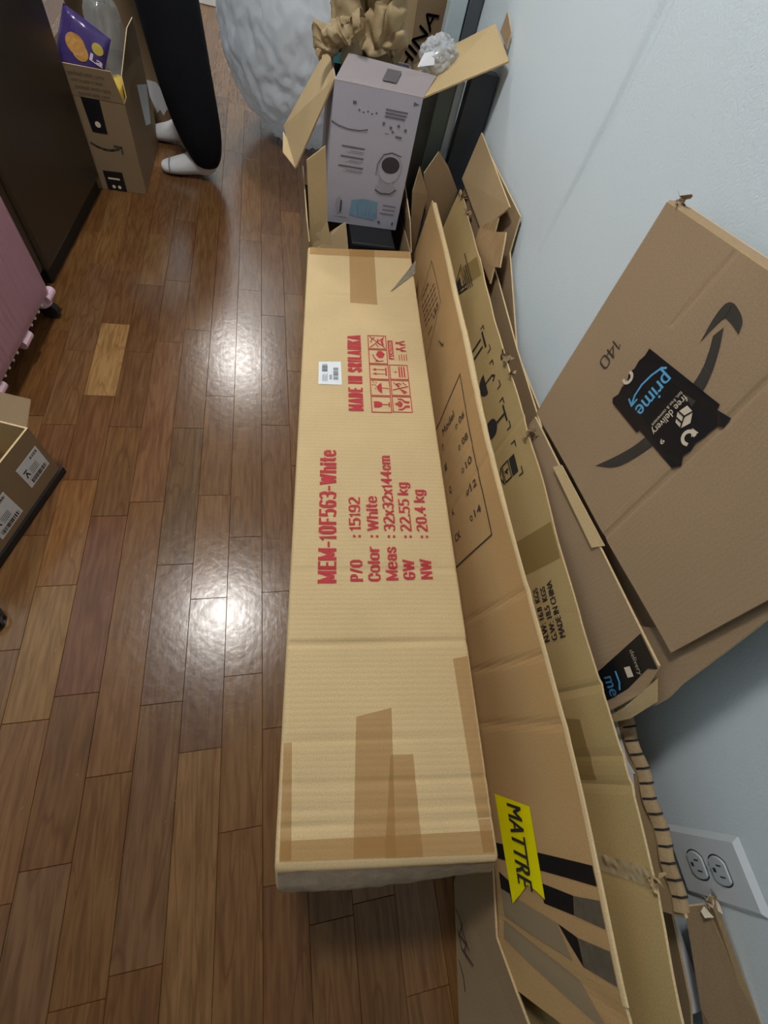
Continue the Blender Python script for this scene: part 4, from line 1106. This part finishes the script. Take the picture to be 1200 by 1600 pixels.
def blob(name, c, rad, mat, amp, freq, seed, sub=5, zmin=None, wrinkle=0):
    bm = bmesh.new(); bmesh.ops.create_icosphere(bm, subdivisions=sub, radius=1)
    for v_ in bm.verts:
        n = v_.co.normalized(); q = n * freq + Vector((seed, seed * .7, 0))
        k = 1 + amp * (noise.noise(q) + .8 * (1 - 2 * abs(noise.noise(q * 1.9))) * .6 + .35 * (1 - 2 * abs(noise.noise(q * 4.3))))
        if wrinkle: k += wrinkle * ((1 - 2.4 * abs(noise.noise(q * 2.7 + Vector((0, 5, 1))))) + .6 * (1 - 2.4 * abs(noise.noise(q * 6.1))) + .35 * (1 - 2.4 * abs(noise.noise(q * 13)))) 
        v_.co = Vector((c[0] + rad[0] * n.x * k, c[1] + rad[1] * n.y * k, c[2] + rad[2] * n.z * k))
        if zmin is not None and v_.co.z < zmin: v_.co.z = zmin
    return bm_obj(name, bm, mat, None, smooth=True)
o = blob('bubble_wrap', (.432, 1.545, .692), (.043, .035, .038), M_bub, .16, 2.2, 3, wrinkle=.09); tag(o, 'small wad of clear bubble wrap on the right flap of the printed box', 'bubble wrap')
o = mesh_obj('paper_slip', [(.372, 1.512, .676), (.412, 1.500, .690), (.408, 1.512, .712), (.385, 1.520, .702)], [(0, 1, 2, 3)], M_white); 
md = o.modifiers.new('thick', 'SOLIDIFY'); md.thickness = .001; tag(o, 'white folded paper slip tucked under the small bubble wrap', 'paper')
CB = thing('strap', 'black strap with a cyan tag at the edge of the printed box', 'strap', (.17, 1.53, .5))
slab('band', .1645, .178, 1.535, 1.541, .45, .69, M_dark, CB); slab('cyan_tag', .160, .180, 1.532, 1.535, .645, .665, plain('cyan_tag', '#6cc7cf', rough=.5), CB)

# black case inside the open carton below
bc_ = bevel_box('black_case', .235, .375, 1.352, 1.66, .006, .305, M_dark, None, r=.006); tag(bc_, 'matt black case standing in the open carton behind the long carton', 'case')
UC = thing('open_carton', 'open kraft carton with upright flaps on the floor behind the long carton', 'carton', (.28, 1.56, 0))
ux0, ux1, uy0, uy1, uz = .105, .425, 1.338, 1.69, .300
slab('front_panel', ux0, ux1, uy0, uy0 + .004, .001, uz - .045, M_kd, UC); slab('back_panel', ux0, ux1, uy1 - .004, uy1, .001, uz - .01, M_kd, UC)
slab('side_panel', ux0, ux0 + .004, uy0 + .004, uy1 - .004, .001, uz, M_kr, UC); slab('side_panel', ux1 - .004, ux1, uy0 + .004, uy1 - .004, .001, uz, M_kd, UC)
slab('bottom_panel', ux0 + .004, ux1 - .004, uy0 + .004, uy1 - .004, .001, .005, M_kd, UC)
poly3('left_flap', [(ux0, uy0, uz), (ux0, uy1, uz), (.100, uy1, .34), (.098, uy0 + .03, .34)], .003, [M_kr, M_edge], UC, toward=(-1, 0, 0))
poly3('front_flap', [(.108, 1.355, .26), (.107, 1.36, .332), (.092, 1.375, .490), (.140, 1.385, .525), (.158, 1.37, .35), (.175, 1.358, .29), (.18, 1.355, .26)], .003, [M_kl, M_edge], UC, toward=(0, -1, 0))
poly3('right_flap', [(ux1, uy0 + .01, uz), (ux1, uy1, uz), (.405, uy1, .44), (.405, uy0 + .04, .38)], .003, [M_kd, M_edge], UC, toward=(-1, 0, 0))
poly3('inner_flap', [(.118, uy0 + .008, .262), (.232, uy0 + .006, .262), (.215, uy0 + .05, .345), (.160, uy0 + .05, .300)], .003, [M_kr, M_edge], UC, toward=(0, -1, 1))

# grey case, black board and boards further along the wall
o = thing('grey_case', 'grey-green flat case with a pale edge strip standing right of the printed box', 'case', (.45, 1.66, 0))
bevel_box('body', .446, .492, 1.525, 1.76, .001, .66, plain('grey_green', '#5d6660', rough=.5), o, r=.004)
bevel_box('edge_strip', .4925, .514, 1.522, 1.76, .001, .665, plain('pale_strip', '#a9b2b8', rough=.35), o, r=.004)
o = bevel_box('black_board', .519, .594, 1.500, 1.535, .001, .695, plain('charcoal_board', '#33363b', rough=.5), None, r=.003); tag(o, 'charcoal board standing on end against the wall under the right flap', 'board')
o = bevel_box('pale_board', .502, .553, 1.80, 1.84, .001, 1.5, plain('pale_blue_grey', '#b9c6cb', rough=.4), None, r=.004); tag(o, 'tall pale grey board standing beside the printed carton', 'board')
o = bevel_box('dark_post', .557, .597, 1.80, 1.85, .001, 1.5, plain('dark_grey_post', '#50555a', rough=.5), None, r=.004); tag(o, 'tall dark grey post standing against the wall beyond the pale board', 'post')
CC = thing('tall_carton', 'tall kraft carton with rotated country lettering standing behind the printed box', 'carton', (.39, 2.0, 0))
M_kk = kraft('kraft_deep', '#8c765a')
bevel_box('body', .27, .535, 1.90, 2.15, .001, 1.02, M_kk, CC, r=.004)
poly3('pasted_label', [(.355, 1.8985, .70), (.43, 1.8985, .735), (.435, 1.8985, .62), (.36, 1.8985, .58)], .0008, [M_kr], CC, toward=(0, -1, 0))
I = Ink(); I.text('CHINA', 0, 0, .036, .205, .012)
dx = V(.056, 0, .11).normalized(); dy = V(-.11, 0, .056).normalized()
I.build('lettering', lambda x, y: V(.412, 1.8975, .515) + dx * x + dy * y, M_ink, CC)

# big bag of bubble wrap
M_bag = plastic('plastic_bag', '#eef4fa', clear=.14, rough=.05, scale=11, bump=.5, detail=4, trans=.22)
o = blob('plastic_bag', (.165, 2.76, .41), (.345, .30, .405), M_bag, .05, 2.3, 11, sub=6, zmin=.003, wrinkle=.032)
tag(o, 'large crumpled bag of clear bubble wrap on the floor behind the open flaps', 'plastic bag')

# ================================================================== left side: dark refrigerator, suitcase, small cartons
M_fr = plain('dark_brown_steel', '#33291f', rough=.38, noise_amt=.06, scale=6); M_frd = plain('fridge_gasket', '#14110e', rough=.6)
FRG = thing('refrigerator', 'dark brown refrigerator standing along the left side of the hallway', 'refrigerator', (-.95, 1.75, 0))
q = [V(-.690, 1.44, 0), V(-.638, 2.040, 0), V(-1.30, 2.095, 0), V(-1.349, 1.495, 0)]
def quad_prism(name, q, z0, z1, mat, parent, r=0):
    vs = [V(p.x, p.y, z0) for p in q] + [V(p.x, p.y, z1) for p in q]
    bm = bmesh.new(); b = [bm.verts.new(v_) for v_ in vs]
    for f_ in ((0, 3, 2, 1), (4, 5, 6, 7), (0, 1, 5, 4), (1, 2, 6, 5), (2, 3, 7, 6), (3, 0, 4, 7)): bm.faces.new([b[i] for i in f_])
    bmesh.ops.recalc_face_normals(bm, faces=bm.faces)
    if r: bmesh.ops.bevel(bm, geom=bm.edges[:], offset=r, segments=3, affect='EDGES', profile=.5)
    return bm_obj(name, bm, mat, parent)
def off_quad(q, d):
    c = sum(q, V(0, 0, 0)) / 4; return [c + (p - c) * (1 - d) for p in q]
quad_prism('body', q, .045, 1.70, M_fr, FRG, .012); quad_prism('plinth', off_quad(q, .04), .001, .044, M_frd, FRG)
qd = [q[0] + V(-.05, -.045, 0), q[0] + V(-.006, -.002, 0), q[3] + V(.006, -.002, 0), q[3] + V(.0, -.045, 0)]
quad_prism('door', [q[0] + V(-.010, -.060, 0), q[0] + V(-.006, -.004, 0), q[3] + V(.002, -.004, 0), q[3] + V(.002, -.060, 0)], .06, 1.69, M_fr, FRG, .01)
bevel_box('handle', -.80, -.775, 1.345, 1.365, .7, 1.3, M_frd, FRG, r=.006)

M_pink = plain('pink_shell', '#b58a98', rough=.42, noise_amt=.04); M_pinkl = plain('pale_pink_plastic', '#e3bfd0', rough=.35, noise_amt=.02)
SC = thing('suitcase', 'pink ribbed hard-shell suitcase standing on wheels in front of the refrigerator', 'suitcase', (-.80, 1.1, 0))
s0 = V(-.686, .885, 0); sd = V(.040, .440, 0).normalized(); sn = V(sd.y, -sd.x, 0); SW, SH, ST = .442, .60, .115
def SP(a, b, c): return s0 + sd * a + V(0, 0, .062 + b) + sn * c
# shell: ribbed front with rounded corners
bm = bmesh.new(); nu, nv = 72, 30; gr = []
for i in range(nu + 1):
    row = []
    for j in range(nv + 1):
        a = SW * i / nu; b = SH * j / nv
        ex = max(0, .035 - a, a - (SW - .035)) / .035; ez = max(0, .035 - b, b - (SH - .035)) / .035; e = min(1, math.hypot(ex, ez))
        c = -.035 * (1 - math.sqrt(max(0, 1 - e * e)))
        if e < .4: c += -.0035 * (abs(math.sin(math.pi * a / SW * 17)) ** 8)
        row.append(bm.verts.new(SP(a, b, c)))
    gr.append(row)
for i in range(nu):
    for j in range(nv): bm.faces.new((gr[i][j], gr[i + 1][j], gr[i + 1][j + 1], gr[i][j + 1]))
edge = [gr[i][0] for i in range(nu + 1)] + [gr[nu][j] for j in range(1, nv + 1)] + [gr[i][nv] for i in range(nu - 1, -1, -1)] + [gr[0][j] for j in range(nv - 1, 0, -1)]
bk = [bm.verts.new(Vector(v_.co) - sn * (2 * ST - .035)) for v_ in edge]
for i in range(len(edge)): j = (i + 1) % len(edge); bm.faces.new((edge[j], edge[i], bk[i], bk[j]))
bm.faces.new(bk)
sh = bm_obj('shell', bm, M_pink, SC, smooth=False)
def cyl_between(name, p0, p1, r, mat, parent, n=14):
    p0, p1 = Vector(p0), Vector(p1); d = (p1 - p0).normalized(); e1 = d.orthogonal().normalized(); e2 = d.cross(e1)
    vs = [p + e1 * (r * math.cos(2 * math.pi * i / n)) + e2 * (r * math.sin(2 * math.pi * i / n)) for p in (p0, p1) for i in range(n)]
    fs = [(i, (i + 1) % n, n + (i + 1) % n, n + i) for i in range(n)] + [tuple(range(n))[::-1], tuple(range(n, 2 * n))]
    return mesh_obj(name, vs, fs, mat, parent)
for a in (.012, .205, .400): cyl_between('corner_guard', SP(a, .004, -.012), SP(a + .048, .004, -.012), .0135, M_pinkl, SC)
for k in range(9):
    a = .080 + k * .0285 + (.055 if k > 3 else 0)
    cyl_between('rivet', SP(a, .016, -.012), SP(a, .014, -.004), .0042, M_white, sh, 8)
for a in (.012, .413):
    for c in (-.035, -.185):
        p = SP(a, 0, c); cyl_between('wheel_housing', V(p.x, p.y, .070), V(p.x, p.y, .040) + sn * .01, .021, M_pinkl, SC)
        p = V(p.x, p.y, .0245) + sn * .014; cyl_between('wheel', p - sd * .011, p + sd * .011, .024, M_dark, SC, 20)
hb = SH + .062
for a in (.15, .29): cyl_between('handle_tube', SP(a, SH - .01, -.17), SP(a, SH + .33, -.17), .008, M_grey_ink, SC)
cyl_between('handle_grip', SP(.13, SH + .335, -.17), SP(.31, SH + .335, -.17), .015, M_dark, SC)
bevel = [SP(.15, SH + .002, -.06), SP(.18, SH + .028, -.06), SP(.26, SH + .028, -.06), SP(.29, SH + .002, -.06)]
for p_, q_ in zip(bevel, bevel[1:]): cyl_between('carry_handle', p_, q_, .010, M_pinkl, SC)
cyl_between('side_stud', SP(SW - .002, .32, -.05), SP(SW + .006, .32, -.05), .008, M_pinkl, SC)

# small open carton in front of the suitcase
k_ = V(.303, .953, 0); nb = V(.953, -.303, 0); c0 = V(-.535, .712, 0)
def KP(a, b, c): return c0 - k_ * a + nb * c + V(0, 0, b)      # a towards near end, b up, c outward
undershade = thing('black_undershade', 'made-up flat black pad under the small open carton', 'undershade', (-.68, .6, 0))  # made-up slab; its black paints the dark shaded band below the carton
mesh_obj('undershade', [KP(-.006, .0008, .005), KP(.33, .0008, .005), KP(.33, .0008, -.24), KP(-.012, .0008, -.24), KP(-.006, .0215, .005), KP(.33, .0215, .005), KP(.33, .0215, -.24), KP(-.012, .0215, -.24)], boxv(0, 1, 0, 1, 0, 1)[1] and [(0, 1, 2, 3), (7, 6, 5, 4), (0, 4, 5, 1), (1, 5, 6, 2), (2, 6, 7, 3), (3, 7, 4, 0)], M_dark, undershade)
SB = thing('small_carton', 'small open kraft carton with two white barcode labels on the floor before the suitcase', 'carton', (-.66, .56, .0225))
z0, z1 = .0225, .180
poly3('front_panel', [KP(0, z0, 0), KP(.32, z0, 0), KP(.32, z1, 0), KP(0, z1, 0)], .004, [M_kd, M_edge], SB, toward=nb)
poly3('far_panel', [KP(.004, z0, -.004), KP(.004, z1, -.004), KP(.004, z1, -.22), KP(.004, z0, -.22)], .004, [M_kl, M_edge], SB, toward=-k_)
poly3('near_panel', [KP(.316, z0, -.004), KP(.316, z1, -.004), KP(.316, z1, -.22), KP(.316, z0, -.22)], .004, [M_kd, M_edge], SB, toward=-k_)
poly3('back_panel', [KP(.004, z0, -.221), KP(.316, z0, -.221), KP(.316, z1, -.221), KP(.004, z1, -.221)], .004, [M_kl, M_edge], SB, toward=nb)
poly3('bottom_panel', [KP(.004, z0 + .004, -.004), KP(.316, z0 + .004, -.004), KP(.316, z0 + .004, -.22), KP(.004, z0 + .004, -.22)], .003, [M_kl, M_edge], SB, toward=(0, 0, 1))
poly3('far_flap', [KP(.0, z1, -.004), KP(.0, z1, -.22), KP(-.05, z1 + .03, -.22), KP(-.055, z1 + .030, -.012)], .003, [M_kd, M_edge], SB, toward=(0, 0, 1))
for (a0, a1, b0, b1) in ((.014, .087, .062, .132), (.139, .215, .042, .126)):
    l_ = poly3('label', [KP(a0, b0, .0006), KP(a1, b0, .0006), KP(a1, b1, .0006), KP(a0, b1, .0006)], .0005, [M_white], SB, toward=nb)
    I = Ink(); rb = random.Random(int(a0 * 1000))
    I.barcode(a0 + .007, b0 + .005, a1 - .007, b0 + .018, rb, 22)
    I.mark(); I.barcode(a0 + .006, b1 - .012, a0 + .032, b1 - .005, rb, 10)
    I.mark()
    for k in range(4): I.fill(a0 + .022, b0 + .027 + k * .005, a0 + .048, b0 + .0285 + k * .005)
    I.mark(); I.path([(a0 + .054, b0 + .030), (a0 + .059, b0 + .042), (a0 + .064, b0 + .030)], .0035); I.fill(a0 + .053, b0 + .046, a0 + .066, b0 + .050)
    f_ = lambda x, y: KP(x, y, .0012); f_.nrm = lambda x, y: nb; I.build('label_print', f_, M_ink, l_)
# black shoe at the edge
bm = bmesh.new(); secs = [(-.572, .010, .030, .018), (-.585, .028, .045, .030), (-.63, .042, .058, .048), (-.70, .044, .07, .062), (-.77, .036, .085, .07), (-.82, .034, .09, .075), (-.845, .020, .08, .06)]
rings = []
for x, w_, h_, zc in secs:
    rings.append([bm.verts.new((x, .332 + w_ * math.cos(2 * math.pi * i / 16), max(.001, .6 * h_ * .5 + h_ * .55 * math.sin(2 * math.pi * i / 16)))) for i in range(16)])
for a, b in zip(rings, rings[1:]):
    for i in range(16): j = (i + 1) % 16; bm.faces.new((a[i], a[j], b[j], b[i]))
bm.faces.new(rings[0]); bm.faces.new(rings[-1])
o = bm_obj('shoe', bm, M_dark, None, smooth=True); tag(o, 'black shoe poking out beyond the small open carton', 'shoe')

# ================================================================== carton with snacks behind the refrigerator
SN = thing('snack_carton', 'open kraft carton with black tape and smile print beside the refrigerator', 'carton', (-.56, 2.28, 0))
ax0, ax1, ay0, ay1, az = -.662, -.487, 2.050, 2.50, .284
fp = slab('front_panel', ax0, ax1, ay0, ay0 + .004, .001, az, M_kk, SN); slab('back_panel', ax0, ax1, ay1 - .004, ay1, .001, az, M_kd, SN)  # deeper kraft: the dim shade on this carton is put into its colour
sp = slab('side_panel', ax1 - .004, ax1, ay0 + .004, ay1 - .004, .001, az, M_kd, SN); slab('side_panel', ax0, ax0 + .004, ay0 + .004, ay1 - .004, .001, az, M_kd, SN)
slab('bottom_panel', ax0 + .004, ax1 - .004, ay0 + .004, ay1 - .004, .001, .005, M_kd, SN)
ff = poly3('front_flap', [(ax0, ay0 - .001, az), (ax1, ay0 - .001, az), (-.505, ay0 - .006, .366), (-.662, ay0 - .006, .366)], .003, [M_kk, M_edge], SN, toward=(0, -1, 0))
poly3('right_flap', [(ax1, ay0 + .05, az), (ax1, ay1, az), (-.485, 2.47, .39), (-.487, 2.35, .392), (-.490, 2.12, .335)], .003, [M_kk, M_edge], SN, toward=(1, 0, 0))
poly3('left_flap', [(ax0, ay0 + .03, az), (ax0, ay1, az), (-.70, ay1, .36), (-.71, ay0 + .06, .36)], .003, [M_kk, M_edge], SN, toward=(1, 0, 1))
def amz(pts, mat, name, e=.0012): return mesh_obj(name, [(x, ay0 - e, z) for x, z in pts], [tuple(range(len(pts)))], mat, SN)
bt1 = amz([(-.622, .283), (-.565, .283), (-.569, .187), (-.617, .187)], M_btape, 'black_tape'); amz([(-.624, .067), (-.557, .068), (-.557, .003), (-.624, .003)], M_btape, 'black_tape')
I = Ink(); I.disc(-.592, .212, .009); I.fill(-.612, .04, -.572, .046); I.disc(-.60, .015, .006); I.disc(-.58, .015, .006)
I.build('tape_print', lambda x, y: V(x, ay0 - .0020, y), M_cream, SN)
I = Ink(); I.path([(-.633, .152), (-.615, .143), (-.595, .138), (-.57, .138), (-.545, .146)], .006); I.path([(-.558, .153), (-.535, .152), (-.536, .132)], .005)
I.build('smile_print', lambda x, y: V(x, ay0 - .0012, y), M_ink, SN)
I = Ink()
for k in range(4): I.text('return to sender or recycle' if k == 1 else 'packed with care', -.635 + .004 * k, .343 - .017 * k, .008, .105 - .012 * (k % 2))
I.build('flap_print', lambda x, y: V(x, ay0 - .0078 + (.366 - y) * .055, y), M_ink, SN)
mesh_obj('shipping_label', [(ax1 + .001, 2.30, .13), (ax1 + .001, 2.40, .10), (ax1 + .001, 2.60 - .12, .20), (ax1 + .001, 2.30, .255)], [(0, 1, 2, 3)], M_white, SN)
# purple chip bag
CH = thing('chip_bag', 'purple foil chip bag with a chip picture in the carton beside the refrigerator', 'chip bag', (-.58, 2.13, .25))
M_pur = plain('purple_foil', '#4a3a78', rough=.22, noise_amt=.15, scale=25, bump=.5)
cb = V(-.602, 2.125, .366); cu = V(.80, -.05, -.42).normalized(); cv = V(.42, .25, .80).normalized(); cn = cu.cross(cv).normalized()
if cn.y > 0: cn = -cn
def CP(u, v_, side=1):
    pil = max(0, (1 - u * u)) ** .45 * max(0, (1 - v_ * v_)) ** .45
    return cb + cu * (u * .066) + cv * (v_ * .092) + cn * (side * .024 * pil + .003 * noise.noise(Vector((u * 3, v_ * 3, side))))
vs, fs = [], []
for sd_ in (1, -1):
    b0 = len(vs)
    for i in range(17):
        for j in range(21): vs.append(CP(-1 + i / 8, -1 + j / 10, sd_))
    for i in range(16):
        for j in range(20): e = b0 + i * 21 + j; fs.append((e, e + 21, e + 22, e + 1))
mesh_obj('bag', vs, fs, M_pur, CH, smooth=True)
def cmap(u, v_): return CP(u, v_, 1) + cn * .0018
I = Ink(); I.disc(-.25, .22, .42, .28, 20); I.disc(-.02, .10, .34, .24, 20); I.build('chip_picture', cmap, plain('chip_orange', '#c9924a', rough=.5, noise_amt=.4, scale=90), CH)
I = Ink(); I.disc(.60, .50, .24, .16, 18); I.build('yellow_badge', cmap, plain('badge_yellow', '#c9b34a', rough=.4), CH)
I = Ink(); I.text('La', .40, .08, .22, .50, .05); I.build('lettering', lambda u, v_: CP(u, v_, 1) + cn * .0028, plain('lettering_pink', '#e6d6e0', rough=.5), CH)
YP = bevel_box('snack_pack', -.545, -.495, 2.09, 2.20, .20, .310, plain('yellow_pack', '#d9b433', rough=.35), None, r=.01); tag(YP, 'yellow snack pack tucked beside the chip bag', 'snack')
o = blob('clear_bag', (-.555, 2.33, .36), (.055, .10, .12), plastic('clear_bag_film', '#b9bcbc', clear=.6, rough=.15, scale=18, bump=.9), .14, 2.5, 21, sub=4); tag(o, 'clear plastic bag bunched up in the carton behind the chip bag', 'plastic bag')
C2 = thing('shipping_carton', 'kraft carton with a torn white label standing behind the feet', 'carton', (-.6, 2.8, 0))
bevel_box('body', -.76, -.43, 2.66, 2.95, .001, .52, M_kd, C2, r=.003)
mesh_obj('black_tape', [(-.70, 2.658, .36), (-.61, 2.658, .36), (-.60, 2.658, .52), (-.69, 2.658, .52)], [(0, 1, 2, 3)], M_btape, C2)
mesh_obj('torn_label', [(-.535, 2.658, .155), (-.50, 2.658, .04), (-.485, 2.658, .055), (-.475, 2.658, .035), (-.455, 2.658, .06), (-.437, 2.658, .055), (-.45, 2.658, .11), (-.48, 2.658, .15)], [tuple(range(8))], M_white, C2)

# ================================================================== person standing behind (only the legs show)
def skin(name, nodes, edges, mat, parent=None, root=0, sub=2, zmin=None, loc=None):
    me = bpy.data.meshes.new(name); me.from_pydata([n[0] for n in nodes], edges, [])
    o = bpy.data.objects.new(name, me); col.objects.link(o)
    md = o.modifiers.new('skin', 'SKIN'); md.use_smooth_shade = True
    for i, sv in enumerate(me.skin_vertices[0].data):
        r = nodes[i][1]; sv.radius = (r, r) if not isinstance(r, tuple) else r; sv.use_root = (i == root)
    ms = o.modifiers.new('sub', 'SUBSURF'); ms.levels = sub; ms.render_levels = sub
    dg = bpy.context.evaluated_depsgraph_get(); m2 = bpy.data.meshes.new_from_object(o.evaluated_get(dg))
    bpy.data.objects.remove(o); bpy.data.meshes.remove(me)
    vs = [v_.co.copy() for v_ in m2.vertices]; fs = [tuple(p.vertices) for p in m2.polygons]; bpy.data.meshes.remove(m2)
    if zmin is not None:
        for v_ in vs:
            if v_.z < zmin: v_.z = zmin
    return mesh_obj(name, vs, fs, mat, parent, smooth=True)
M_skin = plain('skin', '#c99f84', rough=.5, noise_amt=.04); M_trs = plain('black_fleece', '#15171d', rough=.9, noise_amt=.25, scale=20, bump=.3, spec=.2)
M_sock = plain('white_sock', '#dfe0e3', rough=.9, noise_amt=.05, scale=120, bump=.3); M_swt = plain('dark_sweater', '#2a2c33', rough=.9); M_hair = plain('dark_hair', '#1d1712', rough=.5)
PE = thing('person', 'person in black fleece trousers and white socks standing beside the snack carton', 'person', (-.30, 2.36, 0))
body_n = [((-.40, 2.36, .93), .12), ((-.375, 2.27, .86), .085), ((-.325, 2.25, .50), .055), ((-.258, 2.240, .10), .035),
          ((-.385, 2.45, .86), .085), ((-.345, 2.49, .50), .055), ((-.345, 2.49, .10), .035),
          ((-.52, 2.36, 1.08), .115), ((-.66, 2.36, 1.20), .125), ((-.755, 2.36, 1.265), .055), ((-.81, 2.36, 1.295), .055),
          ((-.875, 2.36, 1.315), .082), ((-.935, 2.36, 1.355), .07),
          ((-.67, 2.19, 1.20), .052), ((-.665, 2.155, .95), .042), ((-.67, 2.21, .74), .030), ((-.672, 2.225, .66), .034),
          ((-.67, 2.53, 1.20), .052), ((-.665, 2.565, .95), .042), ((-.67, 2.52, .74), .030), ((-.672, 2.51, .66), .034), ((-.905, 2.36, 1.235), .014)]
body_e = [(0, 1), (1, 2), (2, 3), (0, 4), (4, 5), (5, 6), (0, 7), (7, 8), (8, 9), (9, 10), (10, 11), (11, 12), (8, 13), (13, 14), (14, 15), (15, 16), (8, 17), (17, 18), (18, 19), (19, 20), (11, 21)]
bd = skin('body', body_n, body_e, M_skin, PE)
tr_n = [((-.40, 2.36, .93), .15), ((-.370, 2.27, .82), .125), ((-.325, 2.245, .54), (.112, .112)), ((-.300, 2.238, .30), (.106, .112)), ((-.272, 2.236, .15), .092), ((-.262, 2.236, .085), .066), ((-.266, 2.236, .045), .050),
        ((-.385, 2.45, .82), .125), ((-.345, 2.49, .52), .10), ((-.34, 2.49, .28), .092), ((-.345, 2.49, .14), .075), ((-.345, 2.49, .075), .055), ((-.47, 2.36, 1.01), .14)]
skin('trousers', tr_n, [(0, 1), (1, 2), (2, 3), (3, 4), (4, 5), (5, 6), (0, 7), (7, 8), (8, 9), (9, 10), (10, 11), (0, 12)], M_trs, PE)
sw_n = [((-.45, 2.36, 1.00), .15), ((-.53, 2.36, 1.09), .145), ((-.66, 2.36, 1.20), .15), ((-.735, 2.36, 1.25), .082), ((-.67, 2.18, 1.20), .078), ((-.665, 2.15, .95), .063), ((-.67, 2.205, .76), .044),
        ((-.67, 2.54, 1.20), .078), ((-.665, 2.57, .95), .063), ((-.67, 2.525, .76), .044)]
skin('sweater', sw_n, [(0, 1), (1, 2), (2, 3), (2, 4), (4, 5), (5, 6), (2, 7), (7, 8), (8, 9)], M_swt, PE)
# hands: four fingers and a thumb, relaxed
for hy, sg in ((2.225, 1), (2.51, -1)):
    fin = [((-.672, hy, .66), .030)]; ed = []
    for k in range(4):
        yy = hy + (k - 1.5) * .017; b = len(fin); ln = (.070, .082, .078, .062)[k]
        fin += [((-.676, yy, .635), .010), ((-.684, yy, .635 - ln * .5), .0085), ((-.674, yy, .635 - ln), .0075)]; ed += [(0, b), (b, b + 1), (b + 1, b + 2)]
    b = len(fin); fin += [((-.695, hy + sg * .022, .655), .011), ((-.712, hy + sg * .030, .622), .009)]; ed += [(0, b), (b, b + 1)]
    skin('hand', fin, ed, M_skin, bd)
bm = bmesh.new(); bmesh.ops.create_icosphere(bm, subdivisions=3, radius=1)
for v_ in bm.verts:
    n = v_.co.copy(); v_.co = Vector((-.885 + .10 * n.x, 2.36 + .090 * n.y, 1.362 + .075 * n.z))
bm_obj('hair', bm, M_hair, PE, smooth=True)
for yy in (2.325, 2.395):
    bm = bmesh.new(); bmesh.ops.create_icosphere(bm, subdivisions=2, radius=.011); 
    for v_ in bm.verts: v_.co += Vector((-.955, yy, 1.29))
    bm_obj('eye', bm, M_dark, bd, smooth=True)
def sock(ax, ay, ang):
    d = V(math.cos(ang), math.sin(ang), 0); s_ = V(-d.y, d.x, 0); a = V(ax, ay, 0)
    P_ = lambda f, z, l=0: tuple(a + d * f + s_ * l + V(0, 0, z))
    nodes = [(P_(0, .13), .042), (P_(0, .075), .043), (P_(-.03, .036), .036), (P_(.055, .050), (.040, .040)), (P_(.115, .034), (.044, .034)), (P_(.160, .025), (.040, .025)), (P_(.192, .020), (.026, .018))]
    o = skin('sock', nodes, [(0, 1), (1, 2), (1, 3), (3, 4), (4, 5), (5, 6)], M_sock, PE, root=1, zmin=.002)
    # dark band behind the toes
    vs, fs = [], []
    for i in range(15):
        t_ = -.15 + math.pi * 1.05 * i / 14
        for f in (.150, .155): vs.append(a + d * f + s_ * (.0425 * math.cos(t_)) + V(0, 0, .026 + .030 * math.sin(t_)))
    for i in range(14): fs.append((2 * i, 2 * i + 1, 2 * i + 3, 2 * i + 2))
    mesh_obj('toe_seam', vs, fs, M_grey_ink, o)
sock(-.258, 2.245, math.radians(180)); sock(-.345, 2.49, math.radians(172))
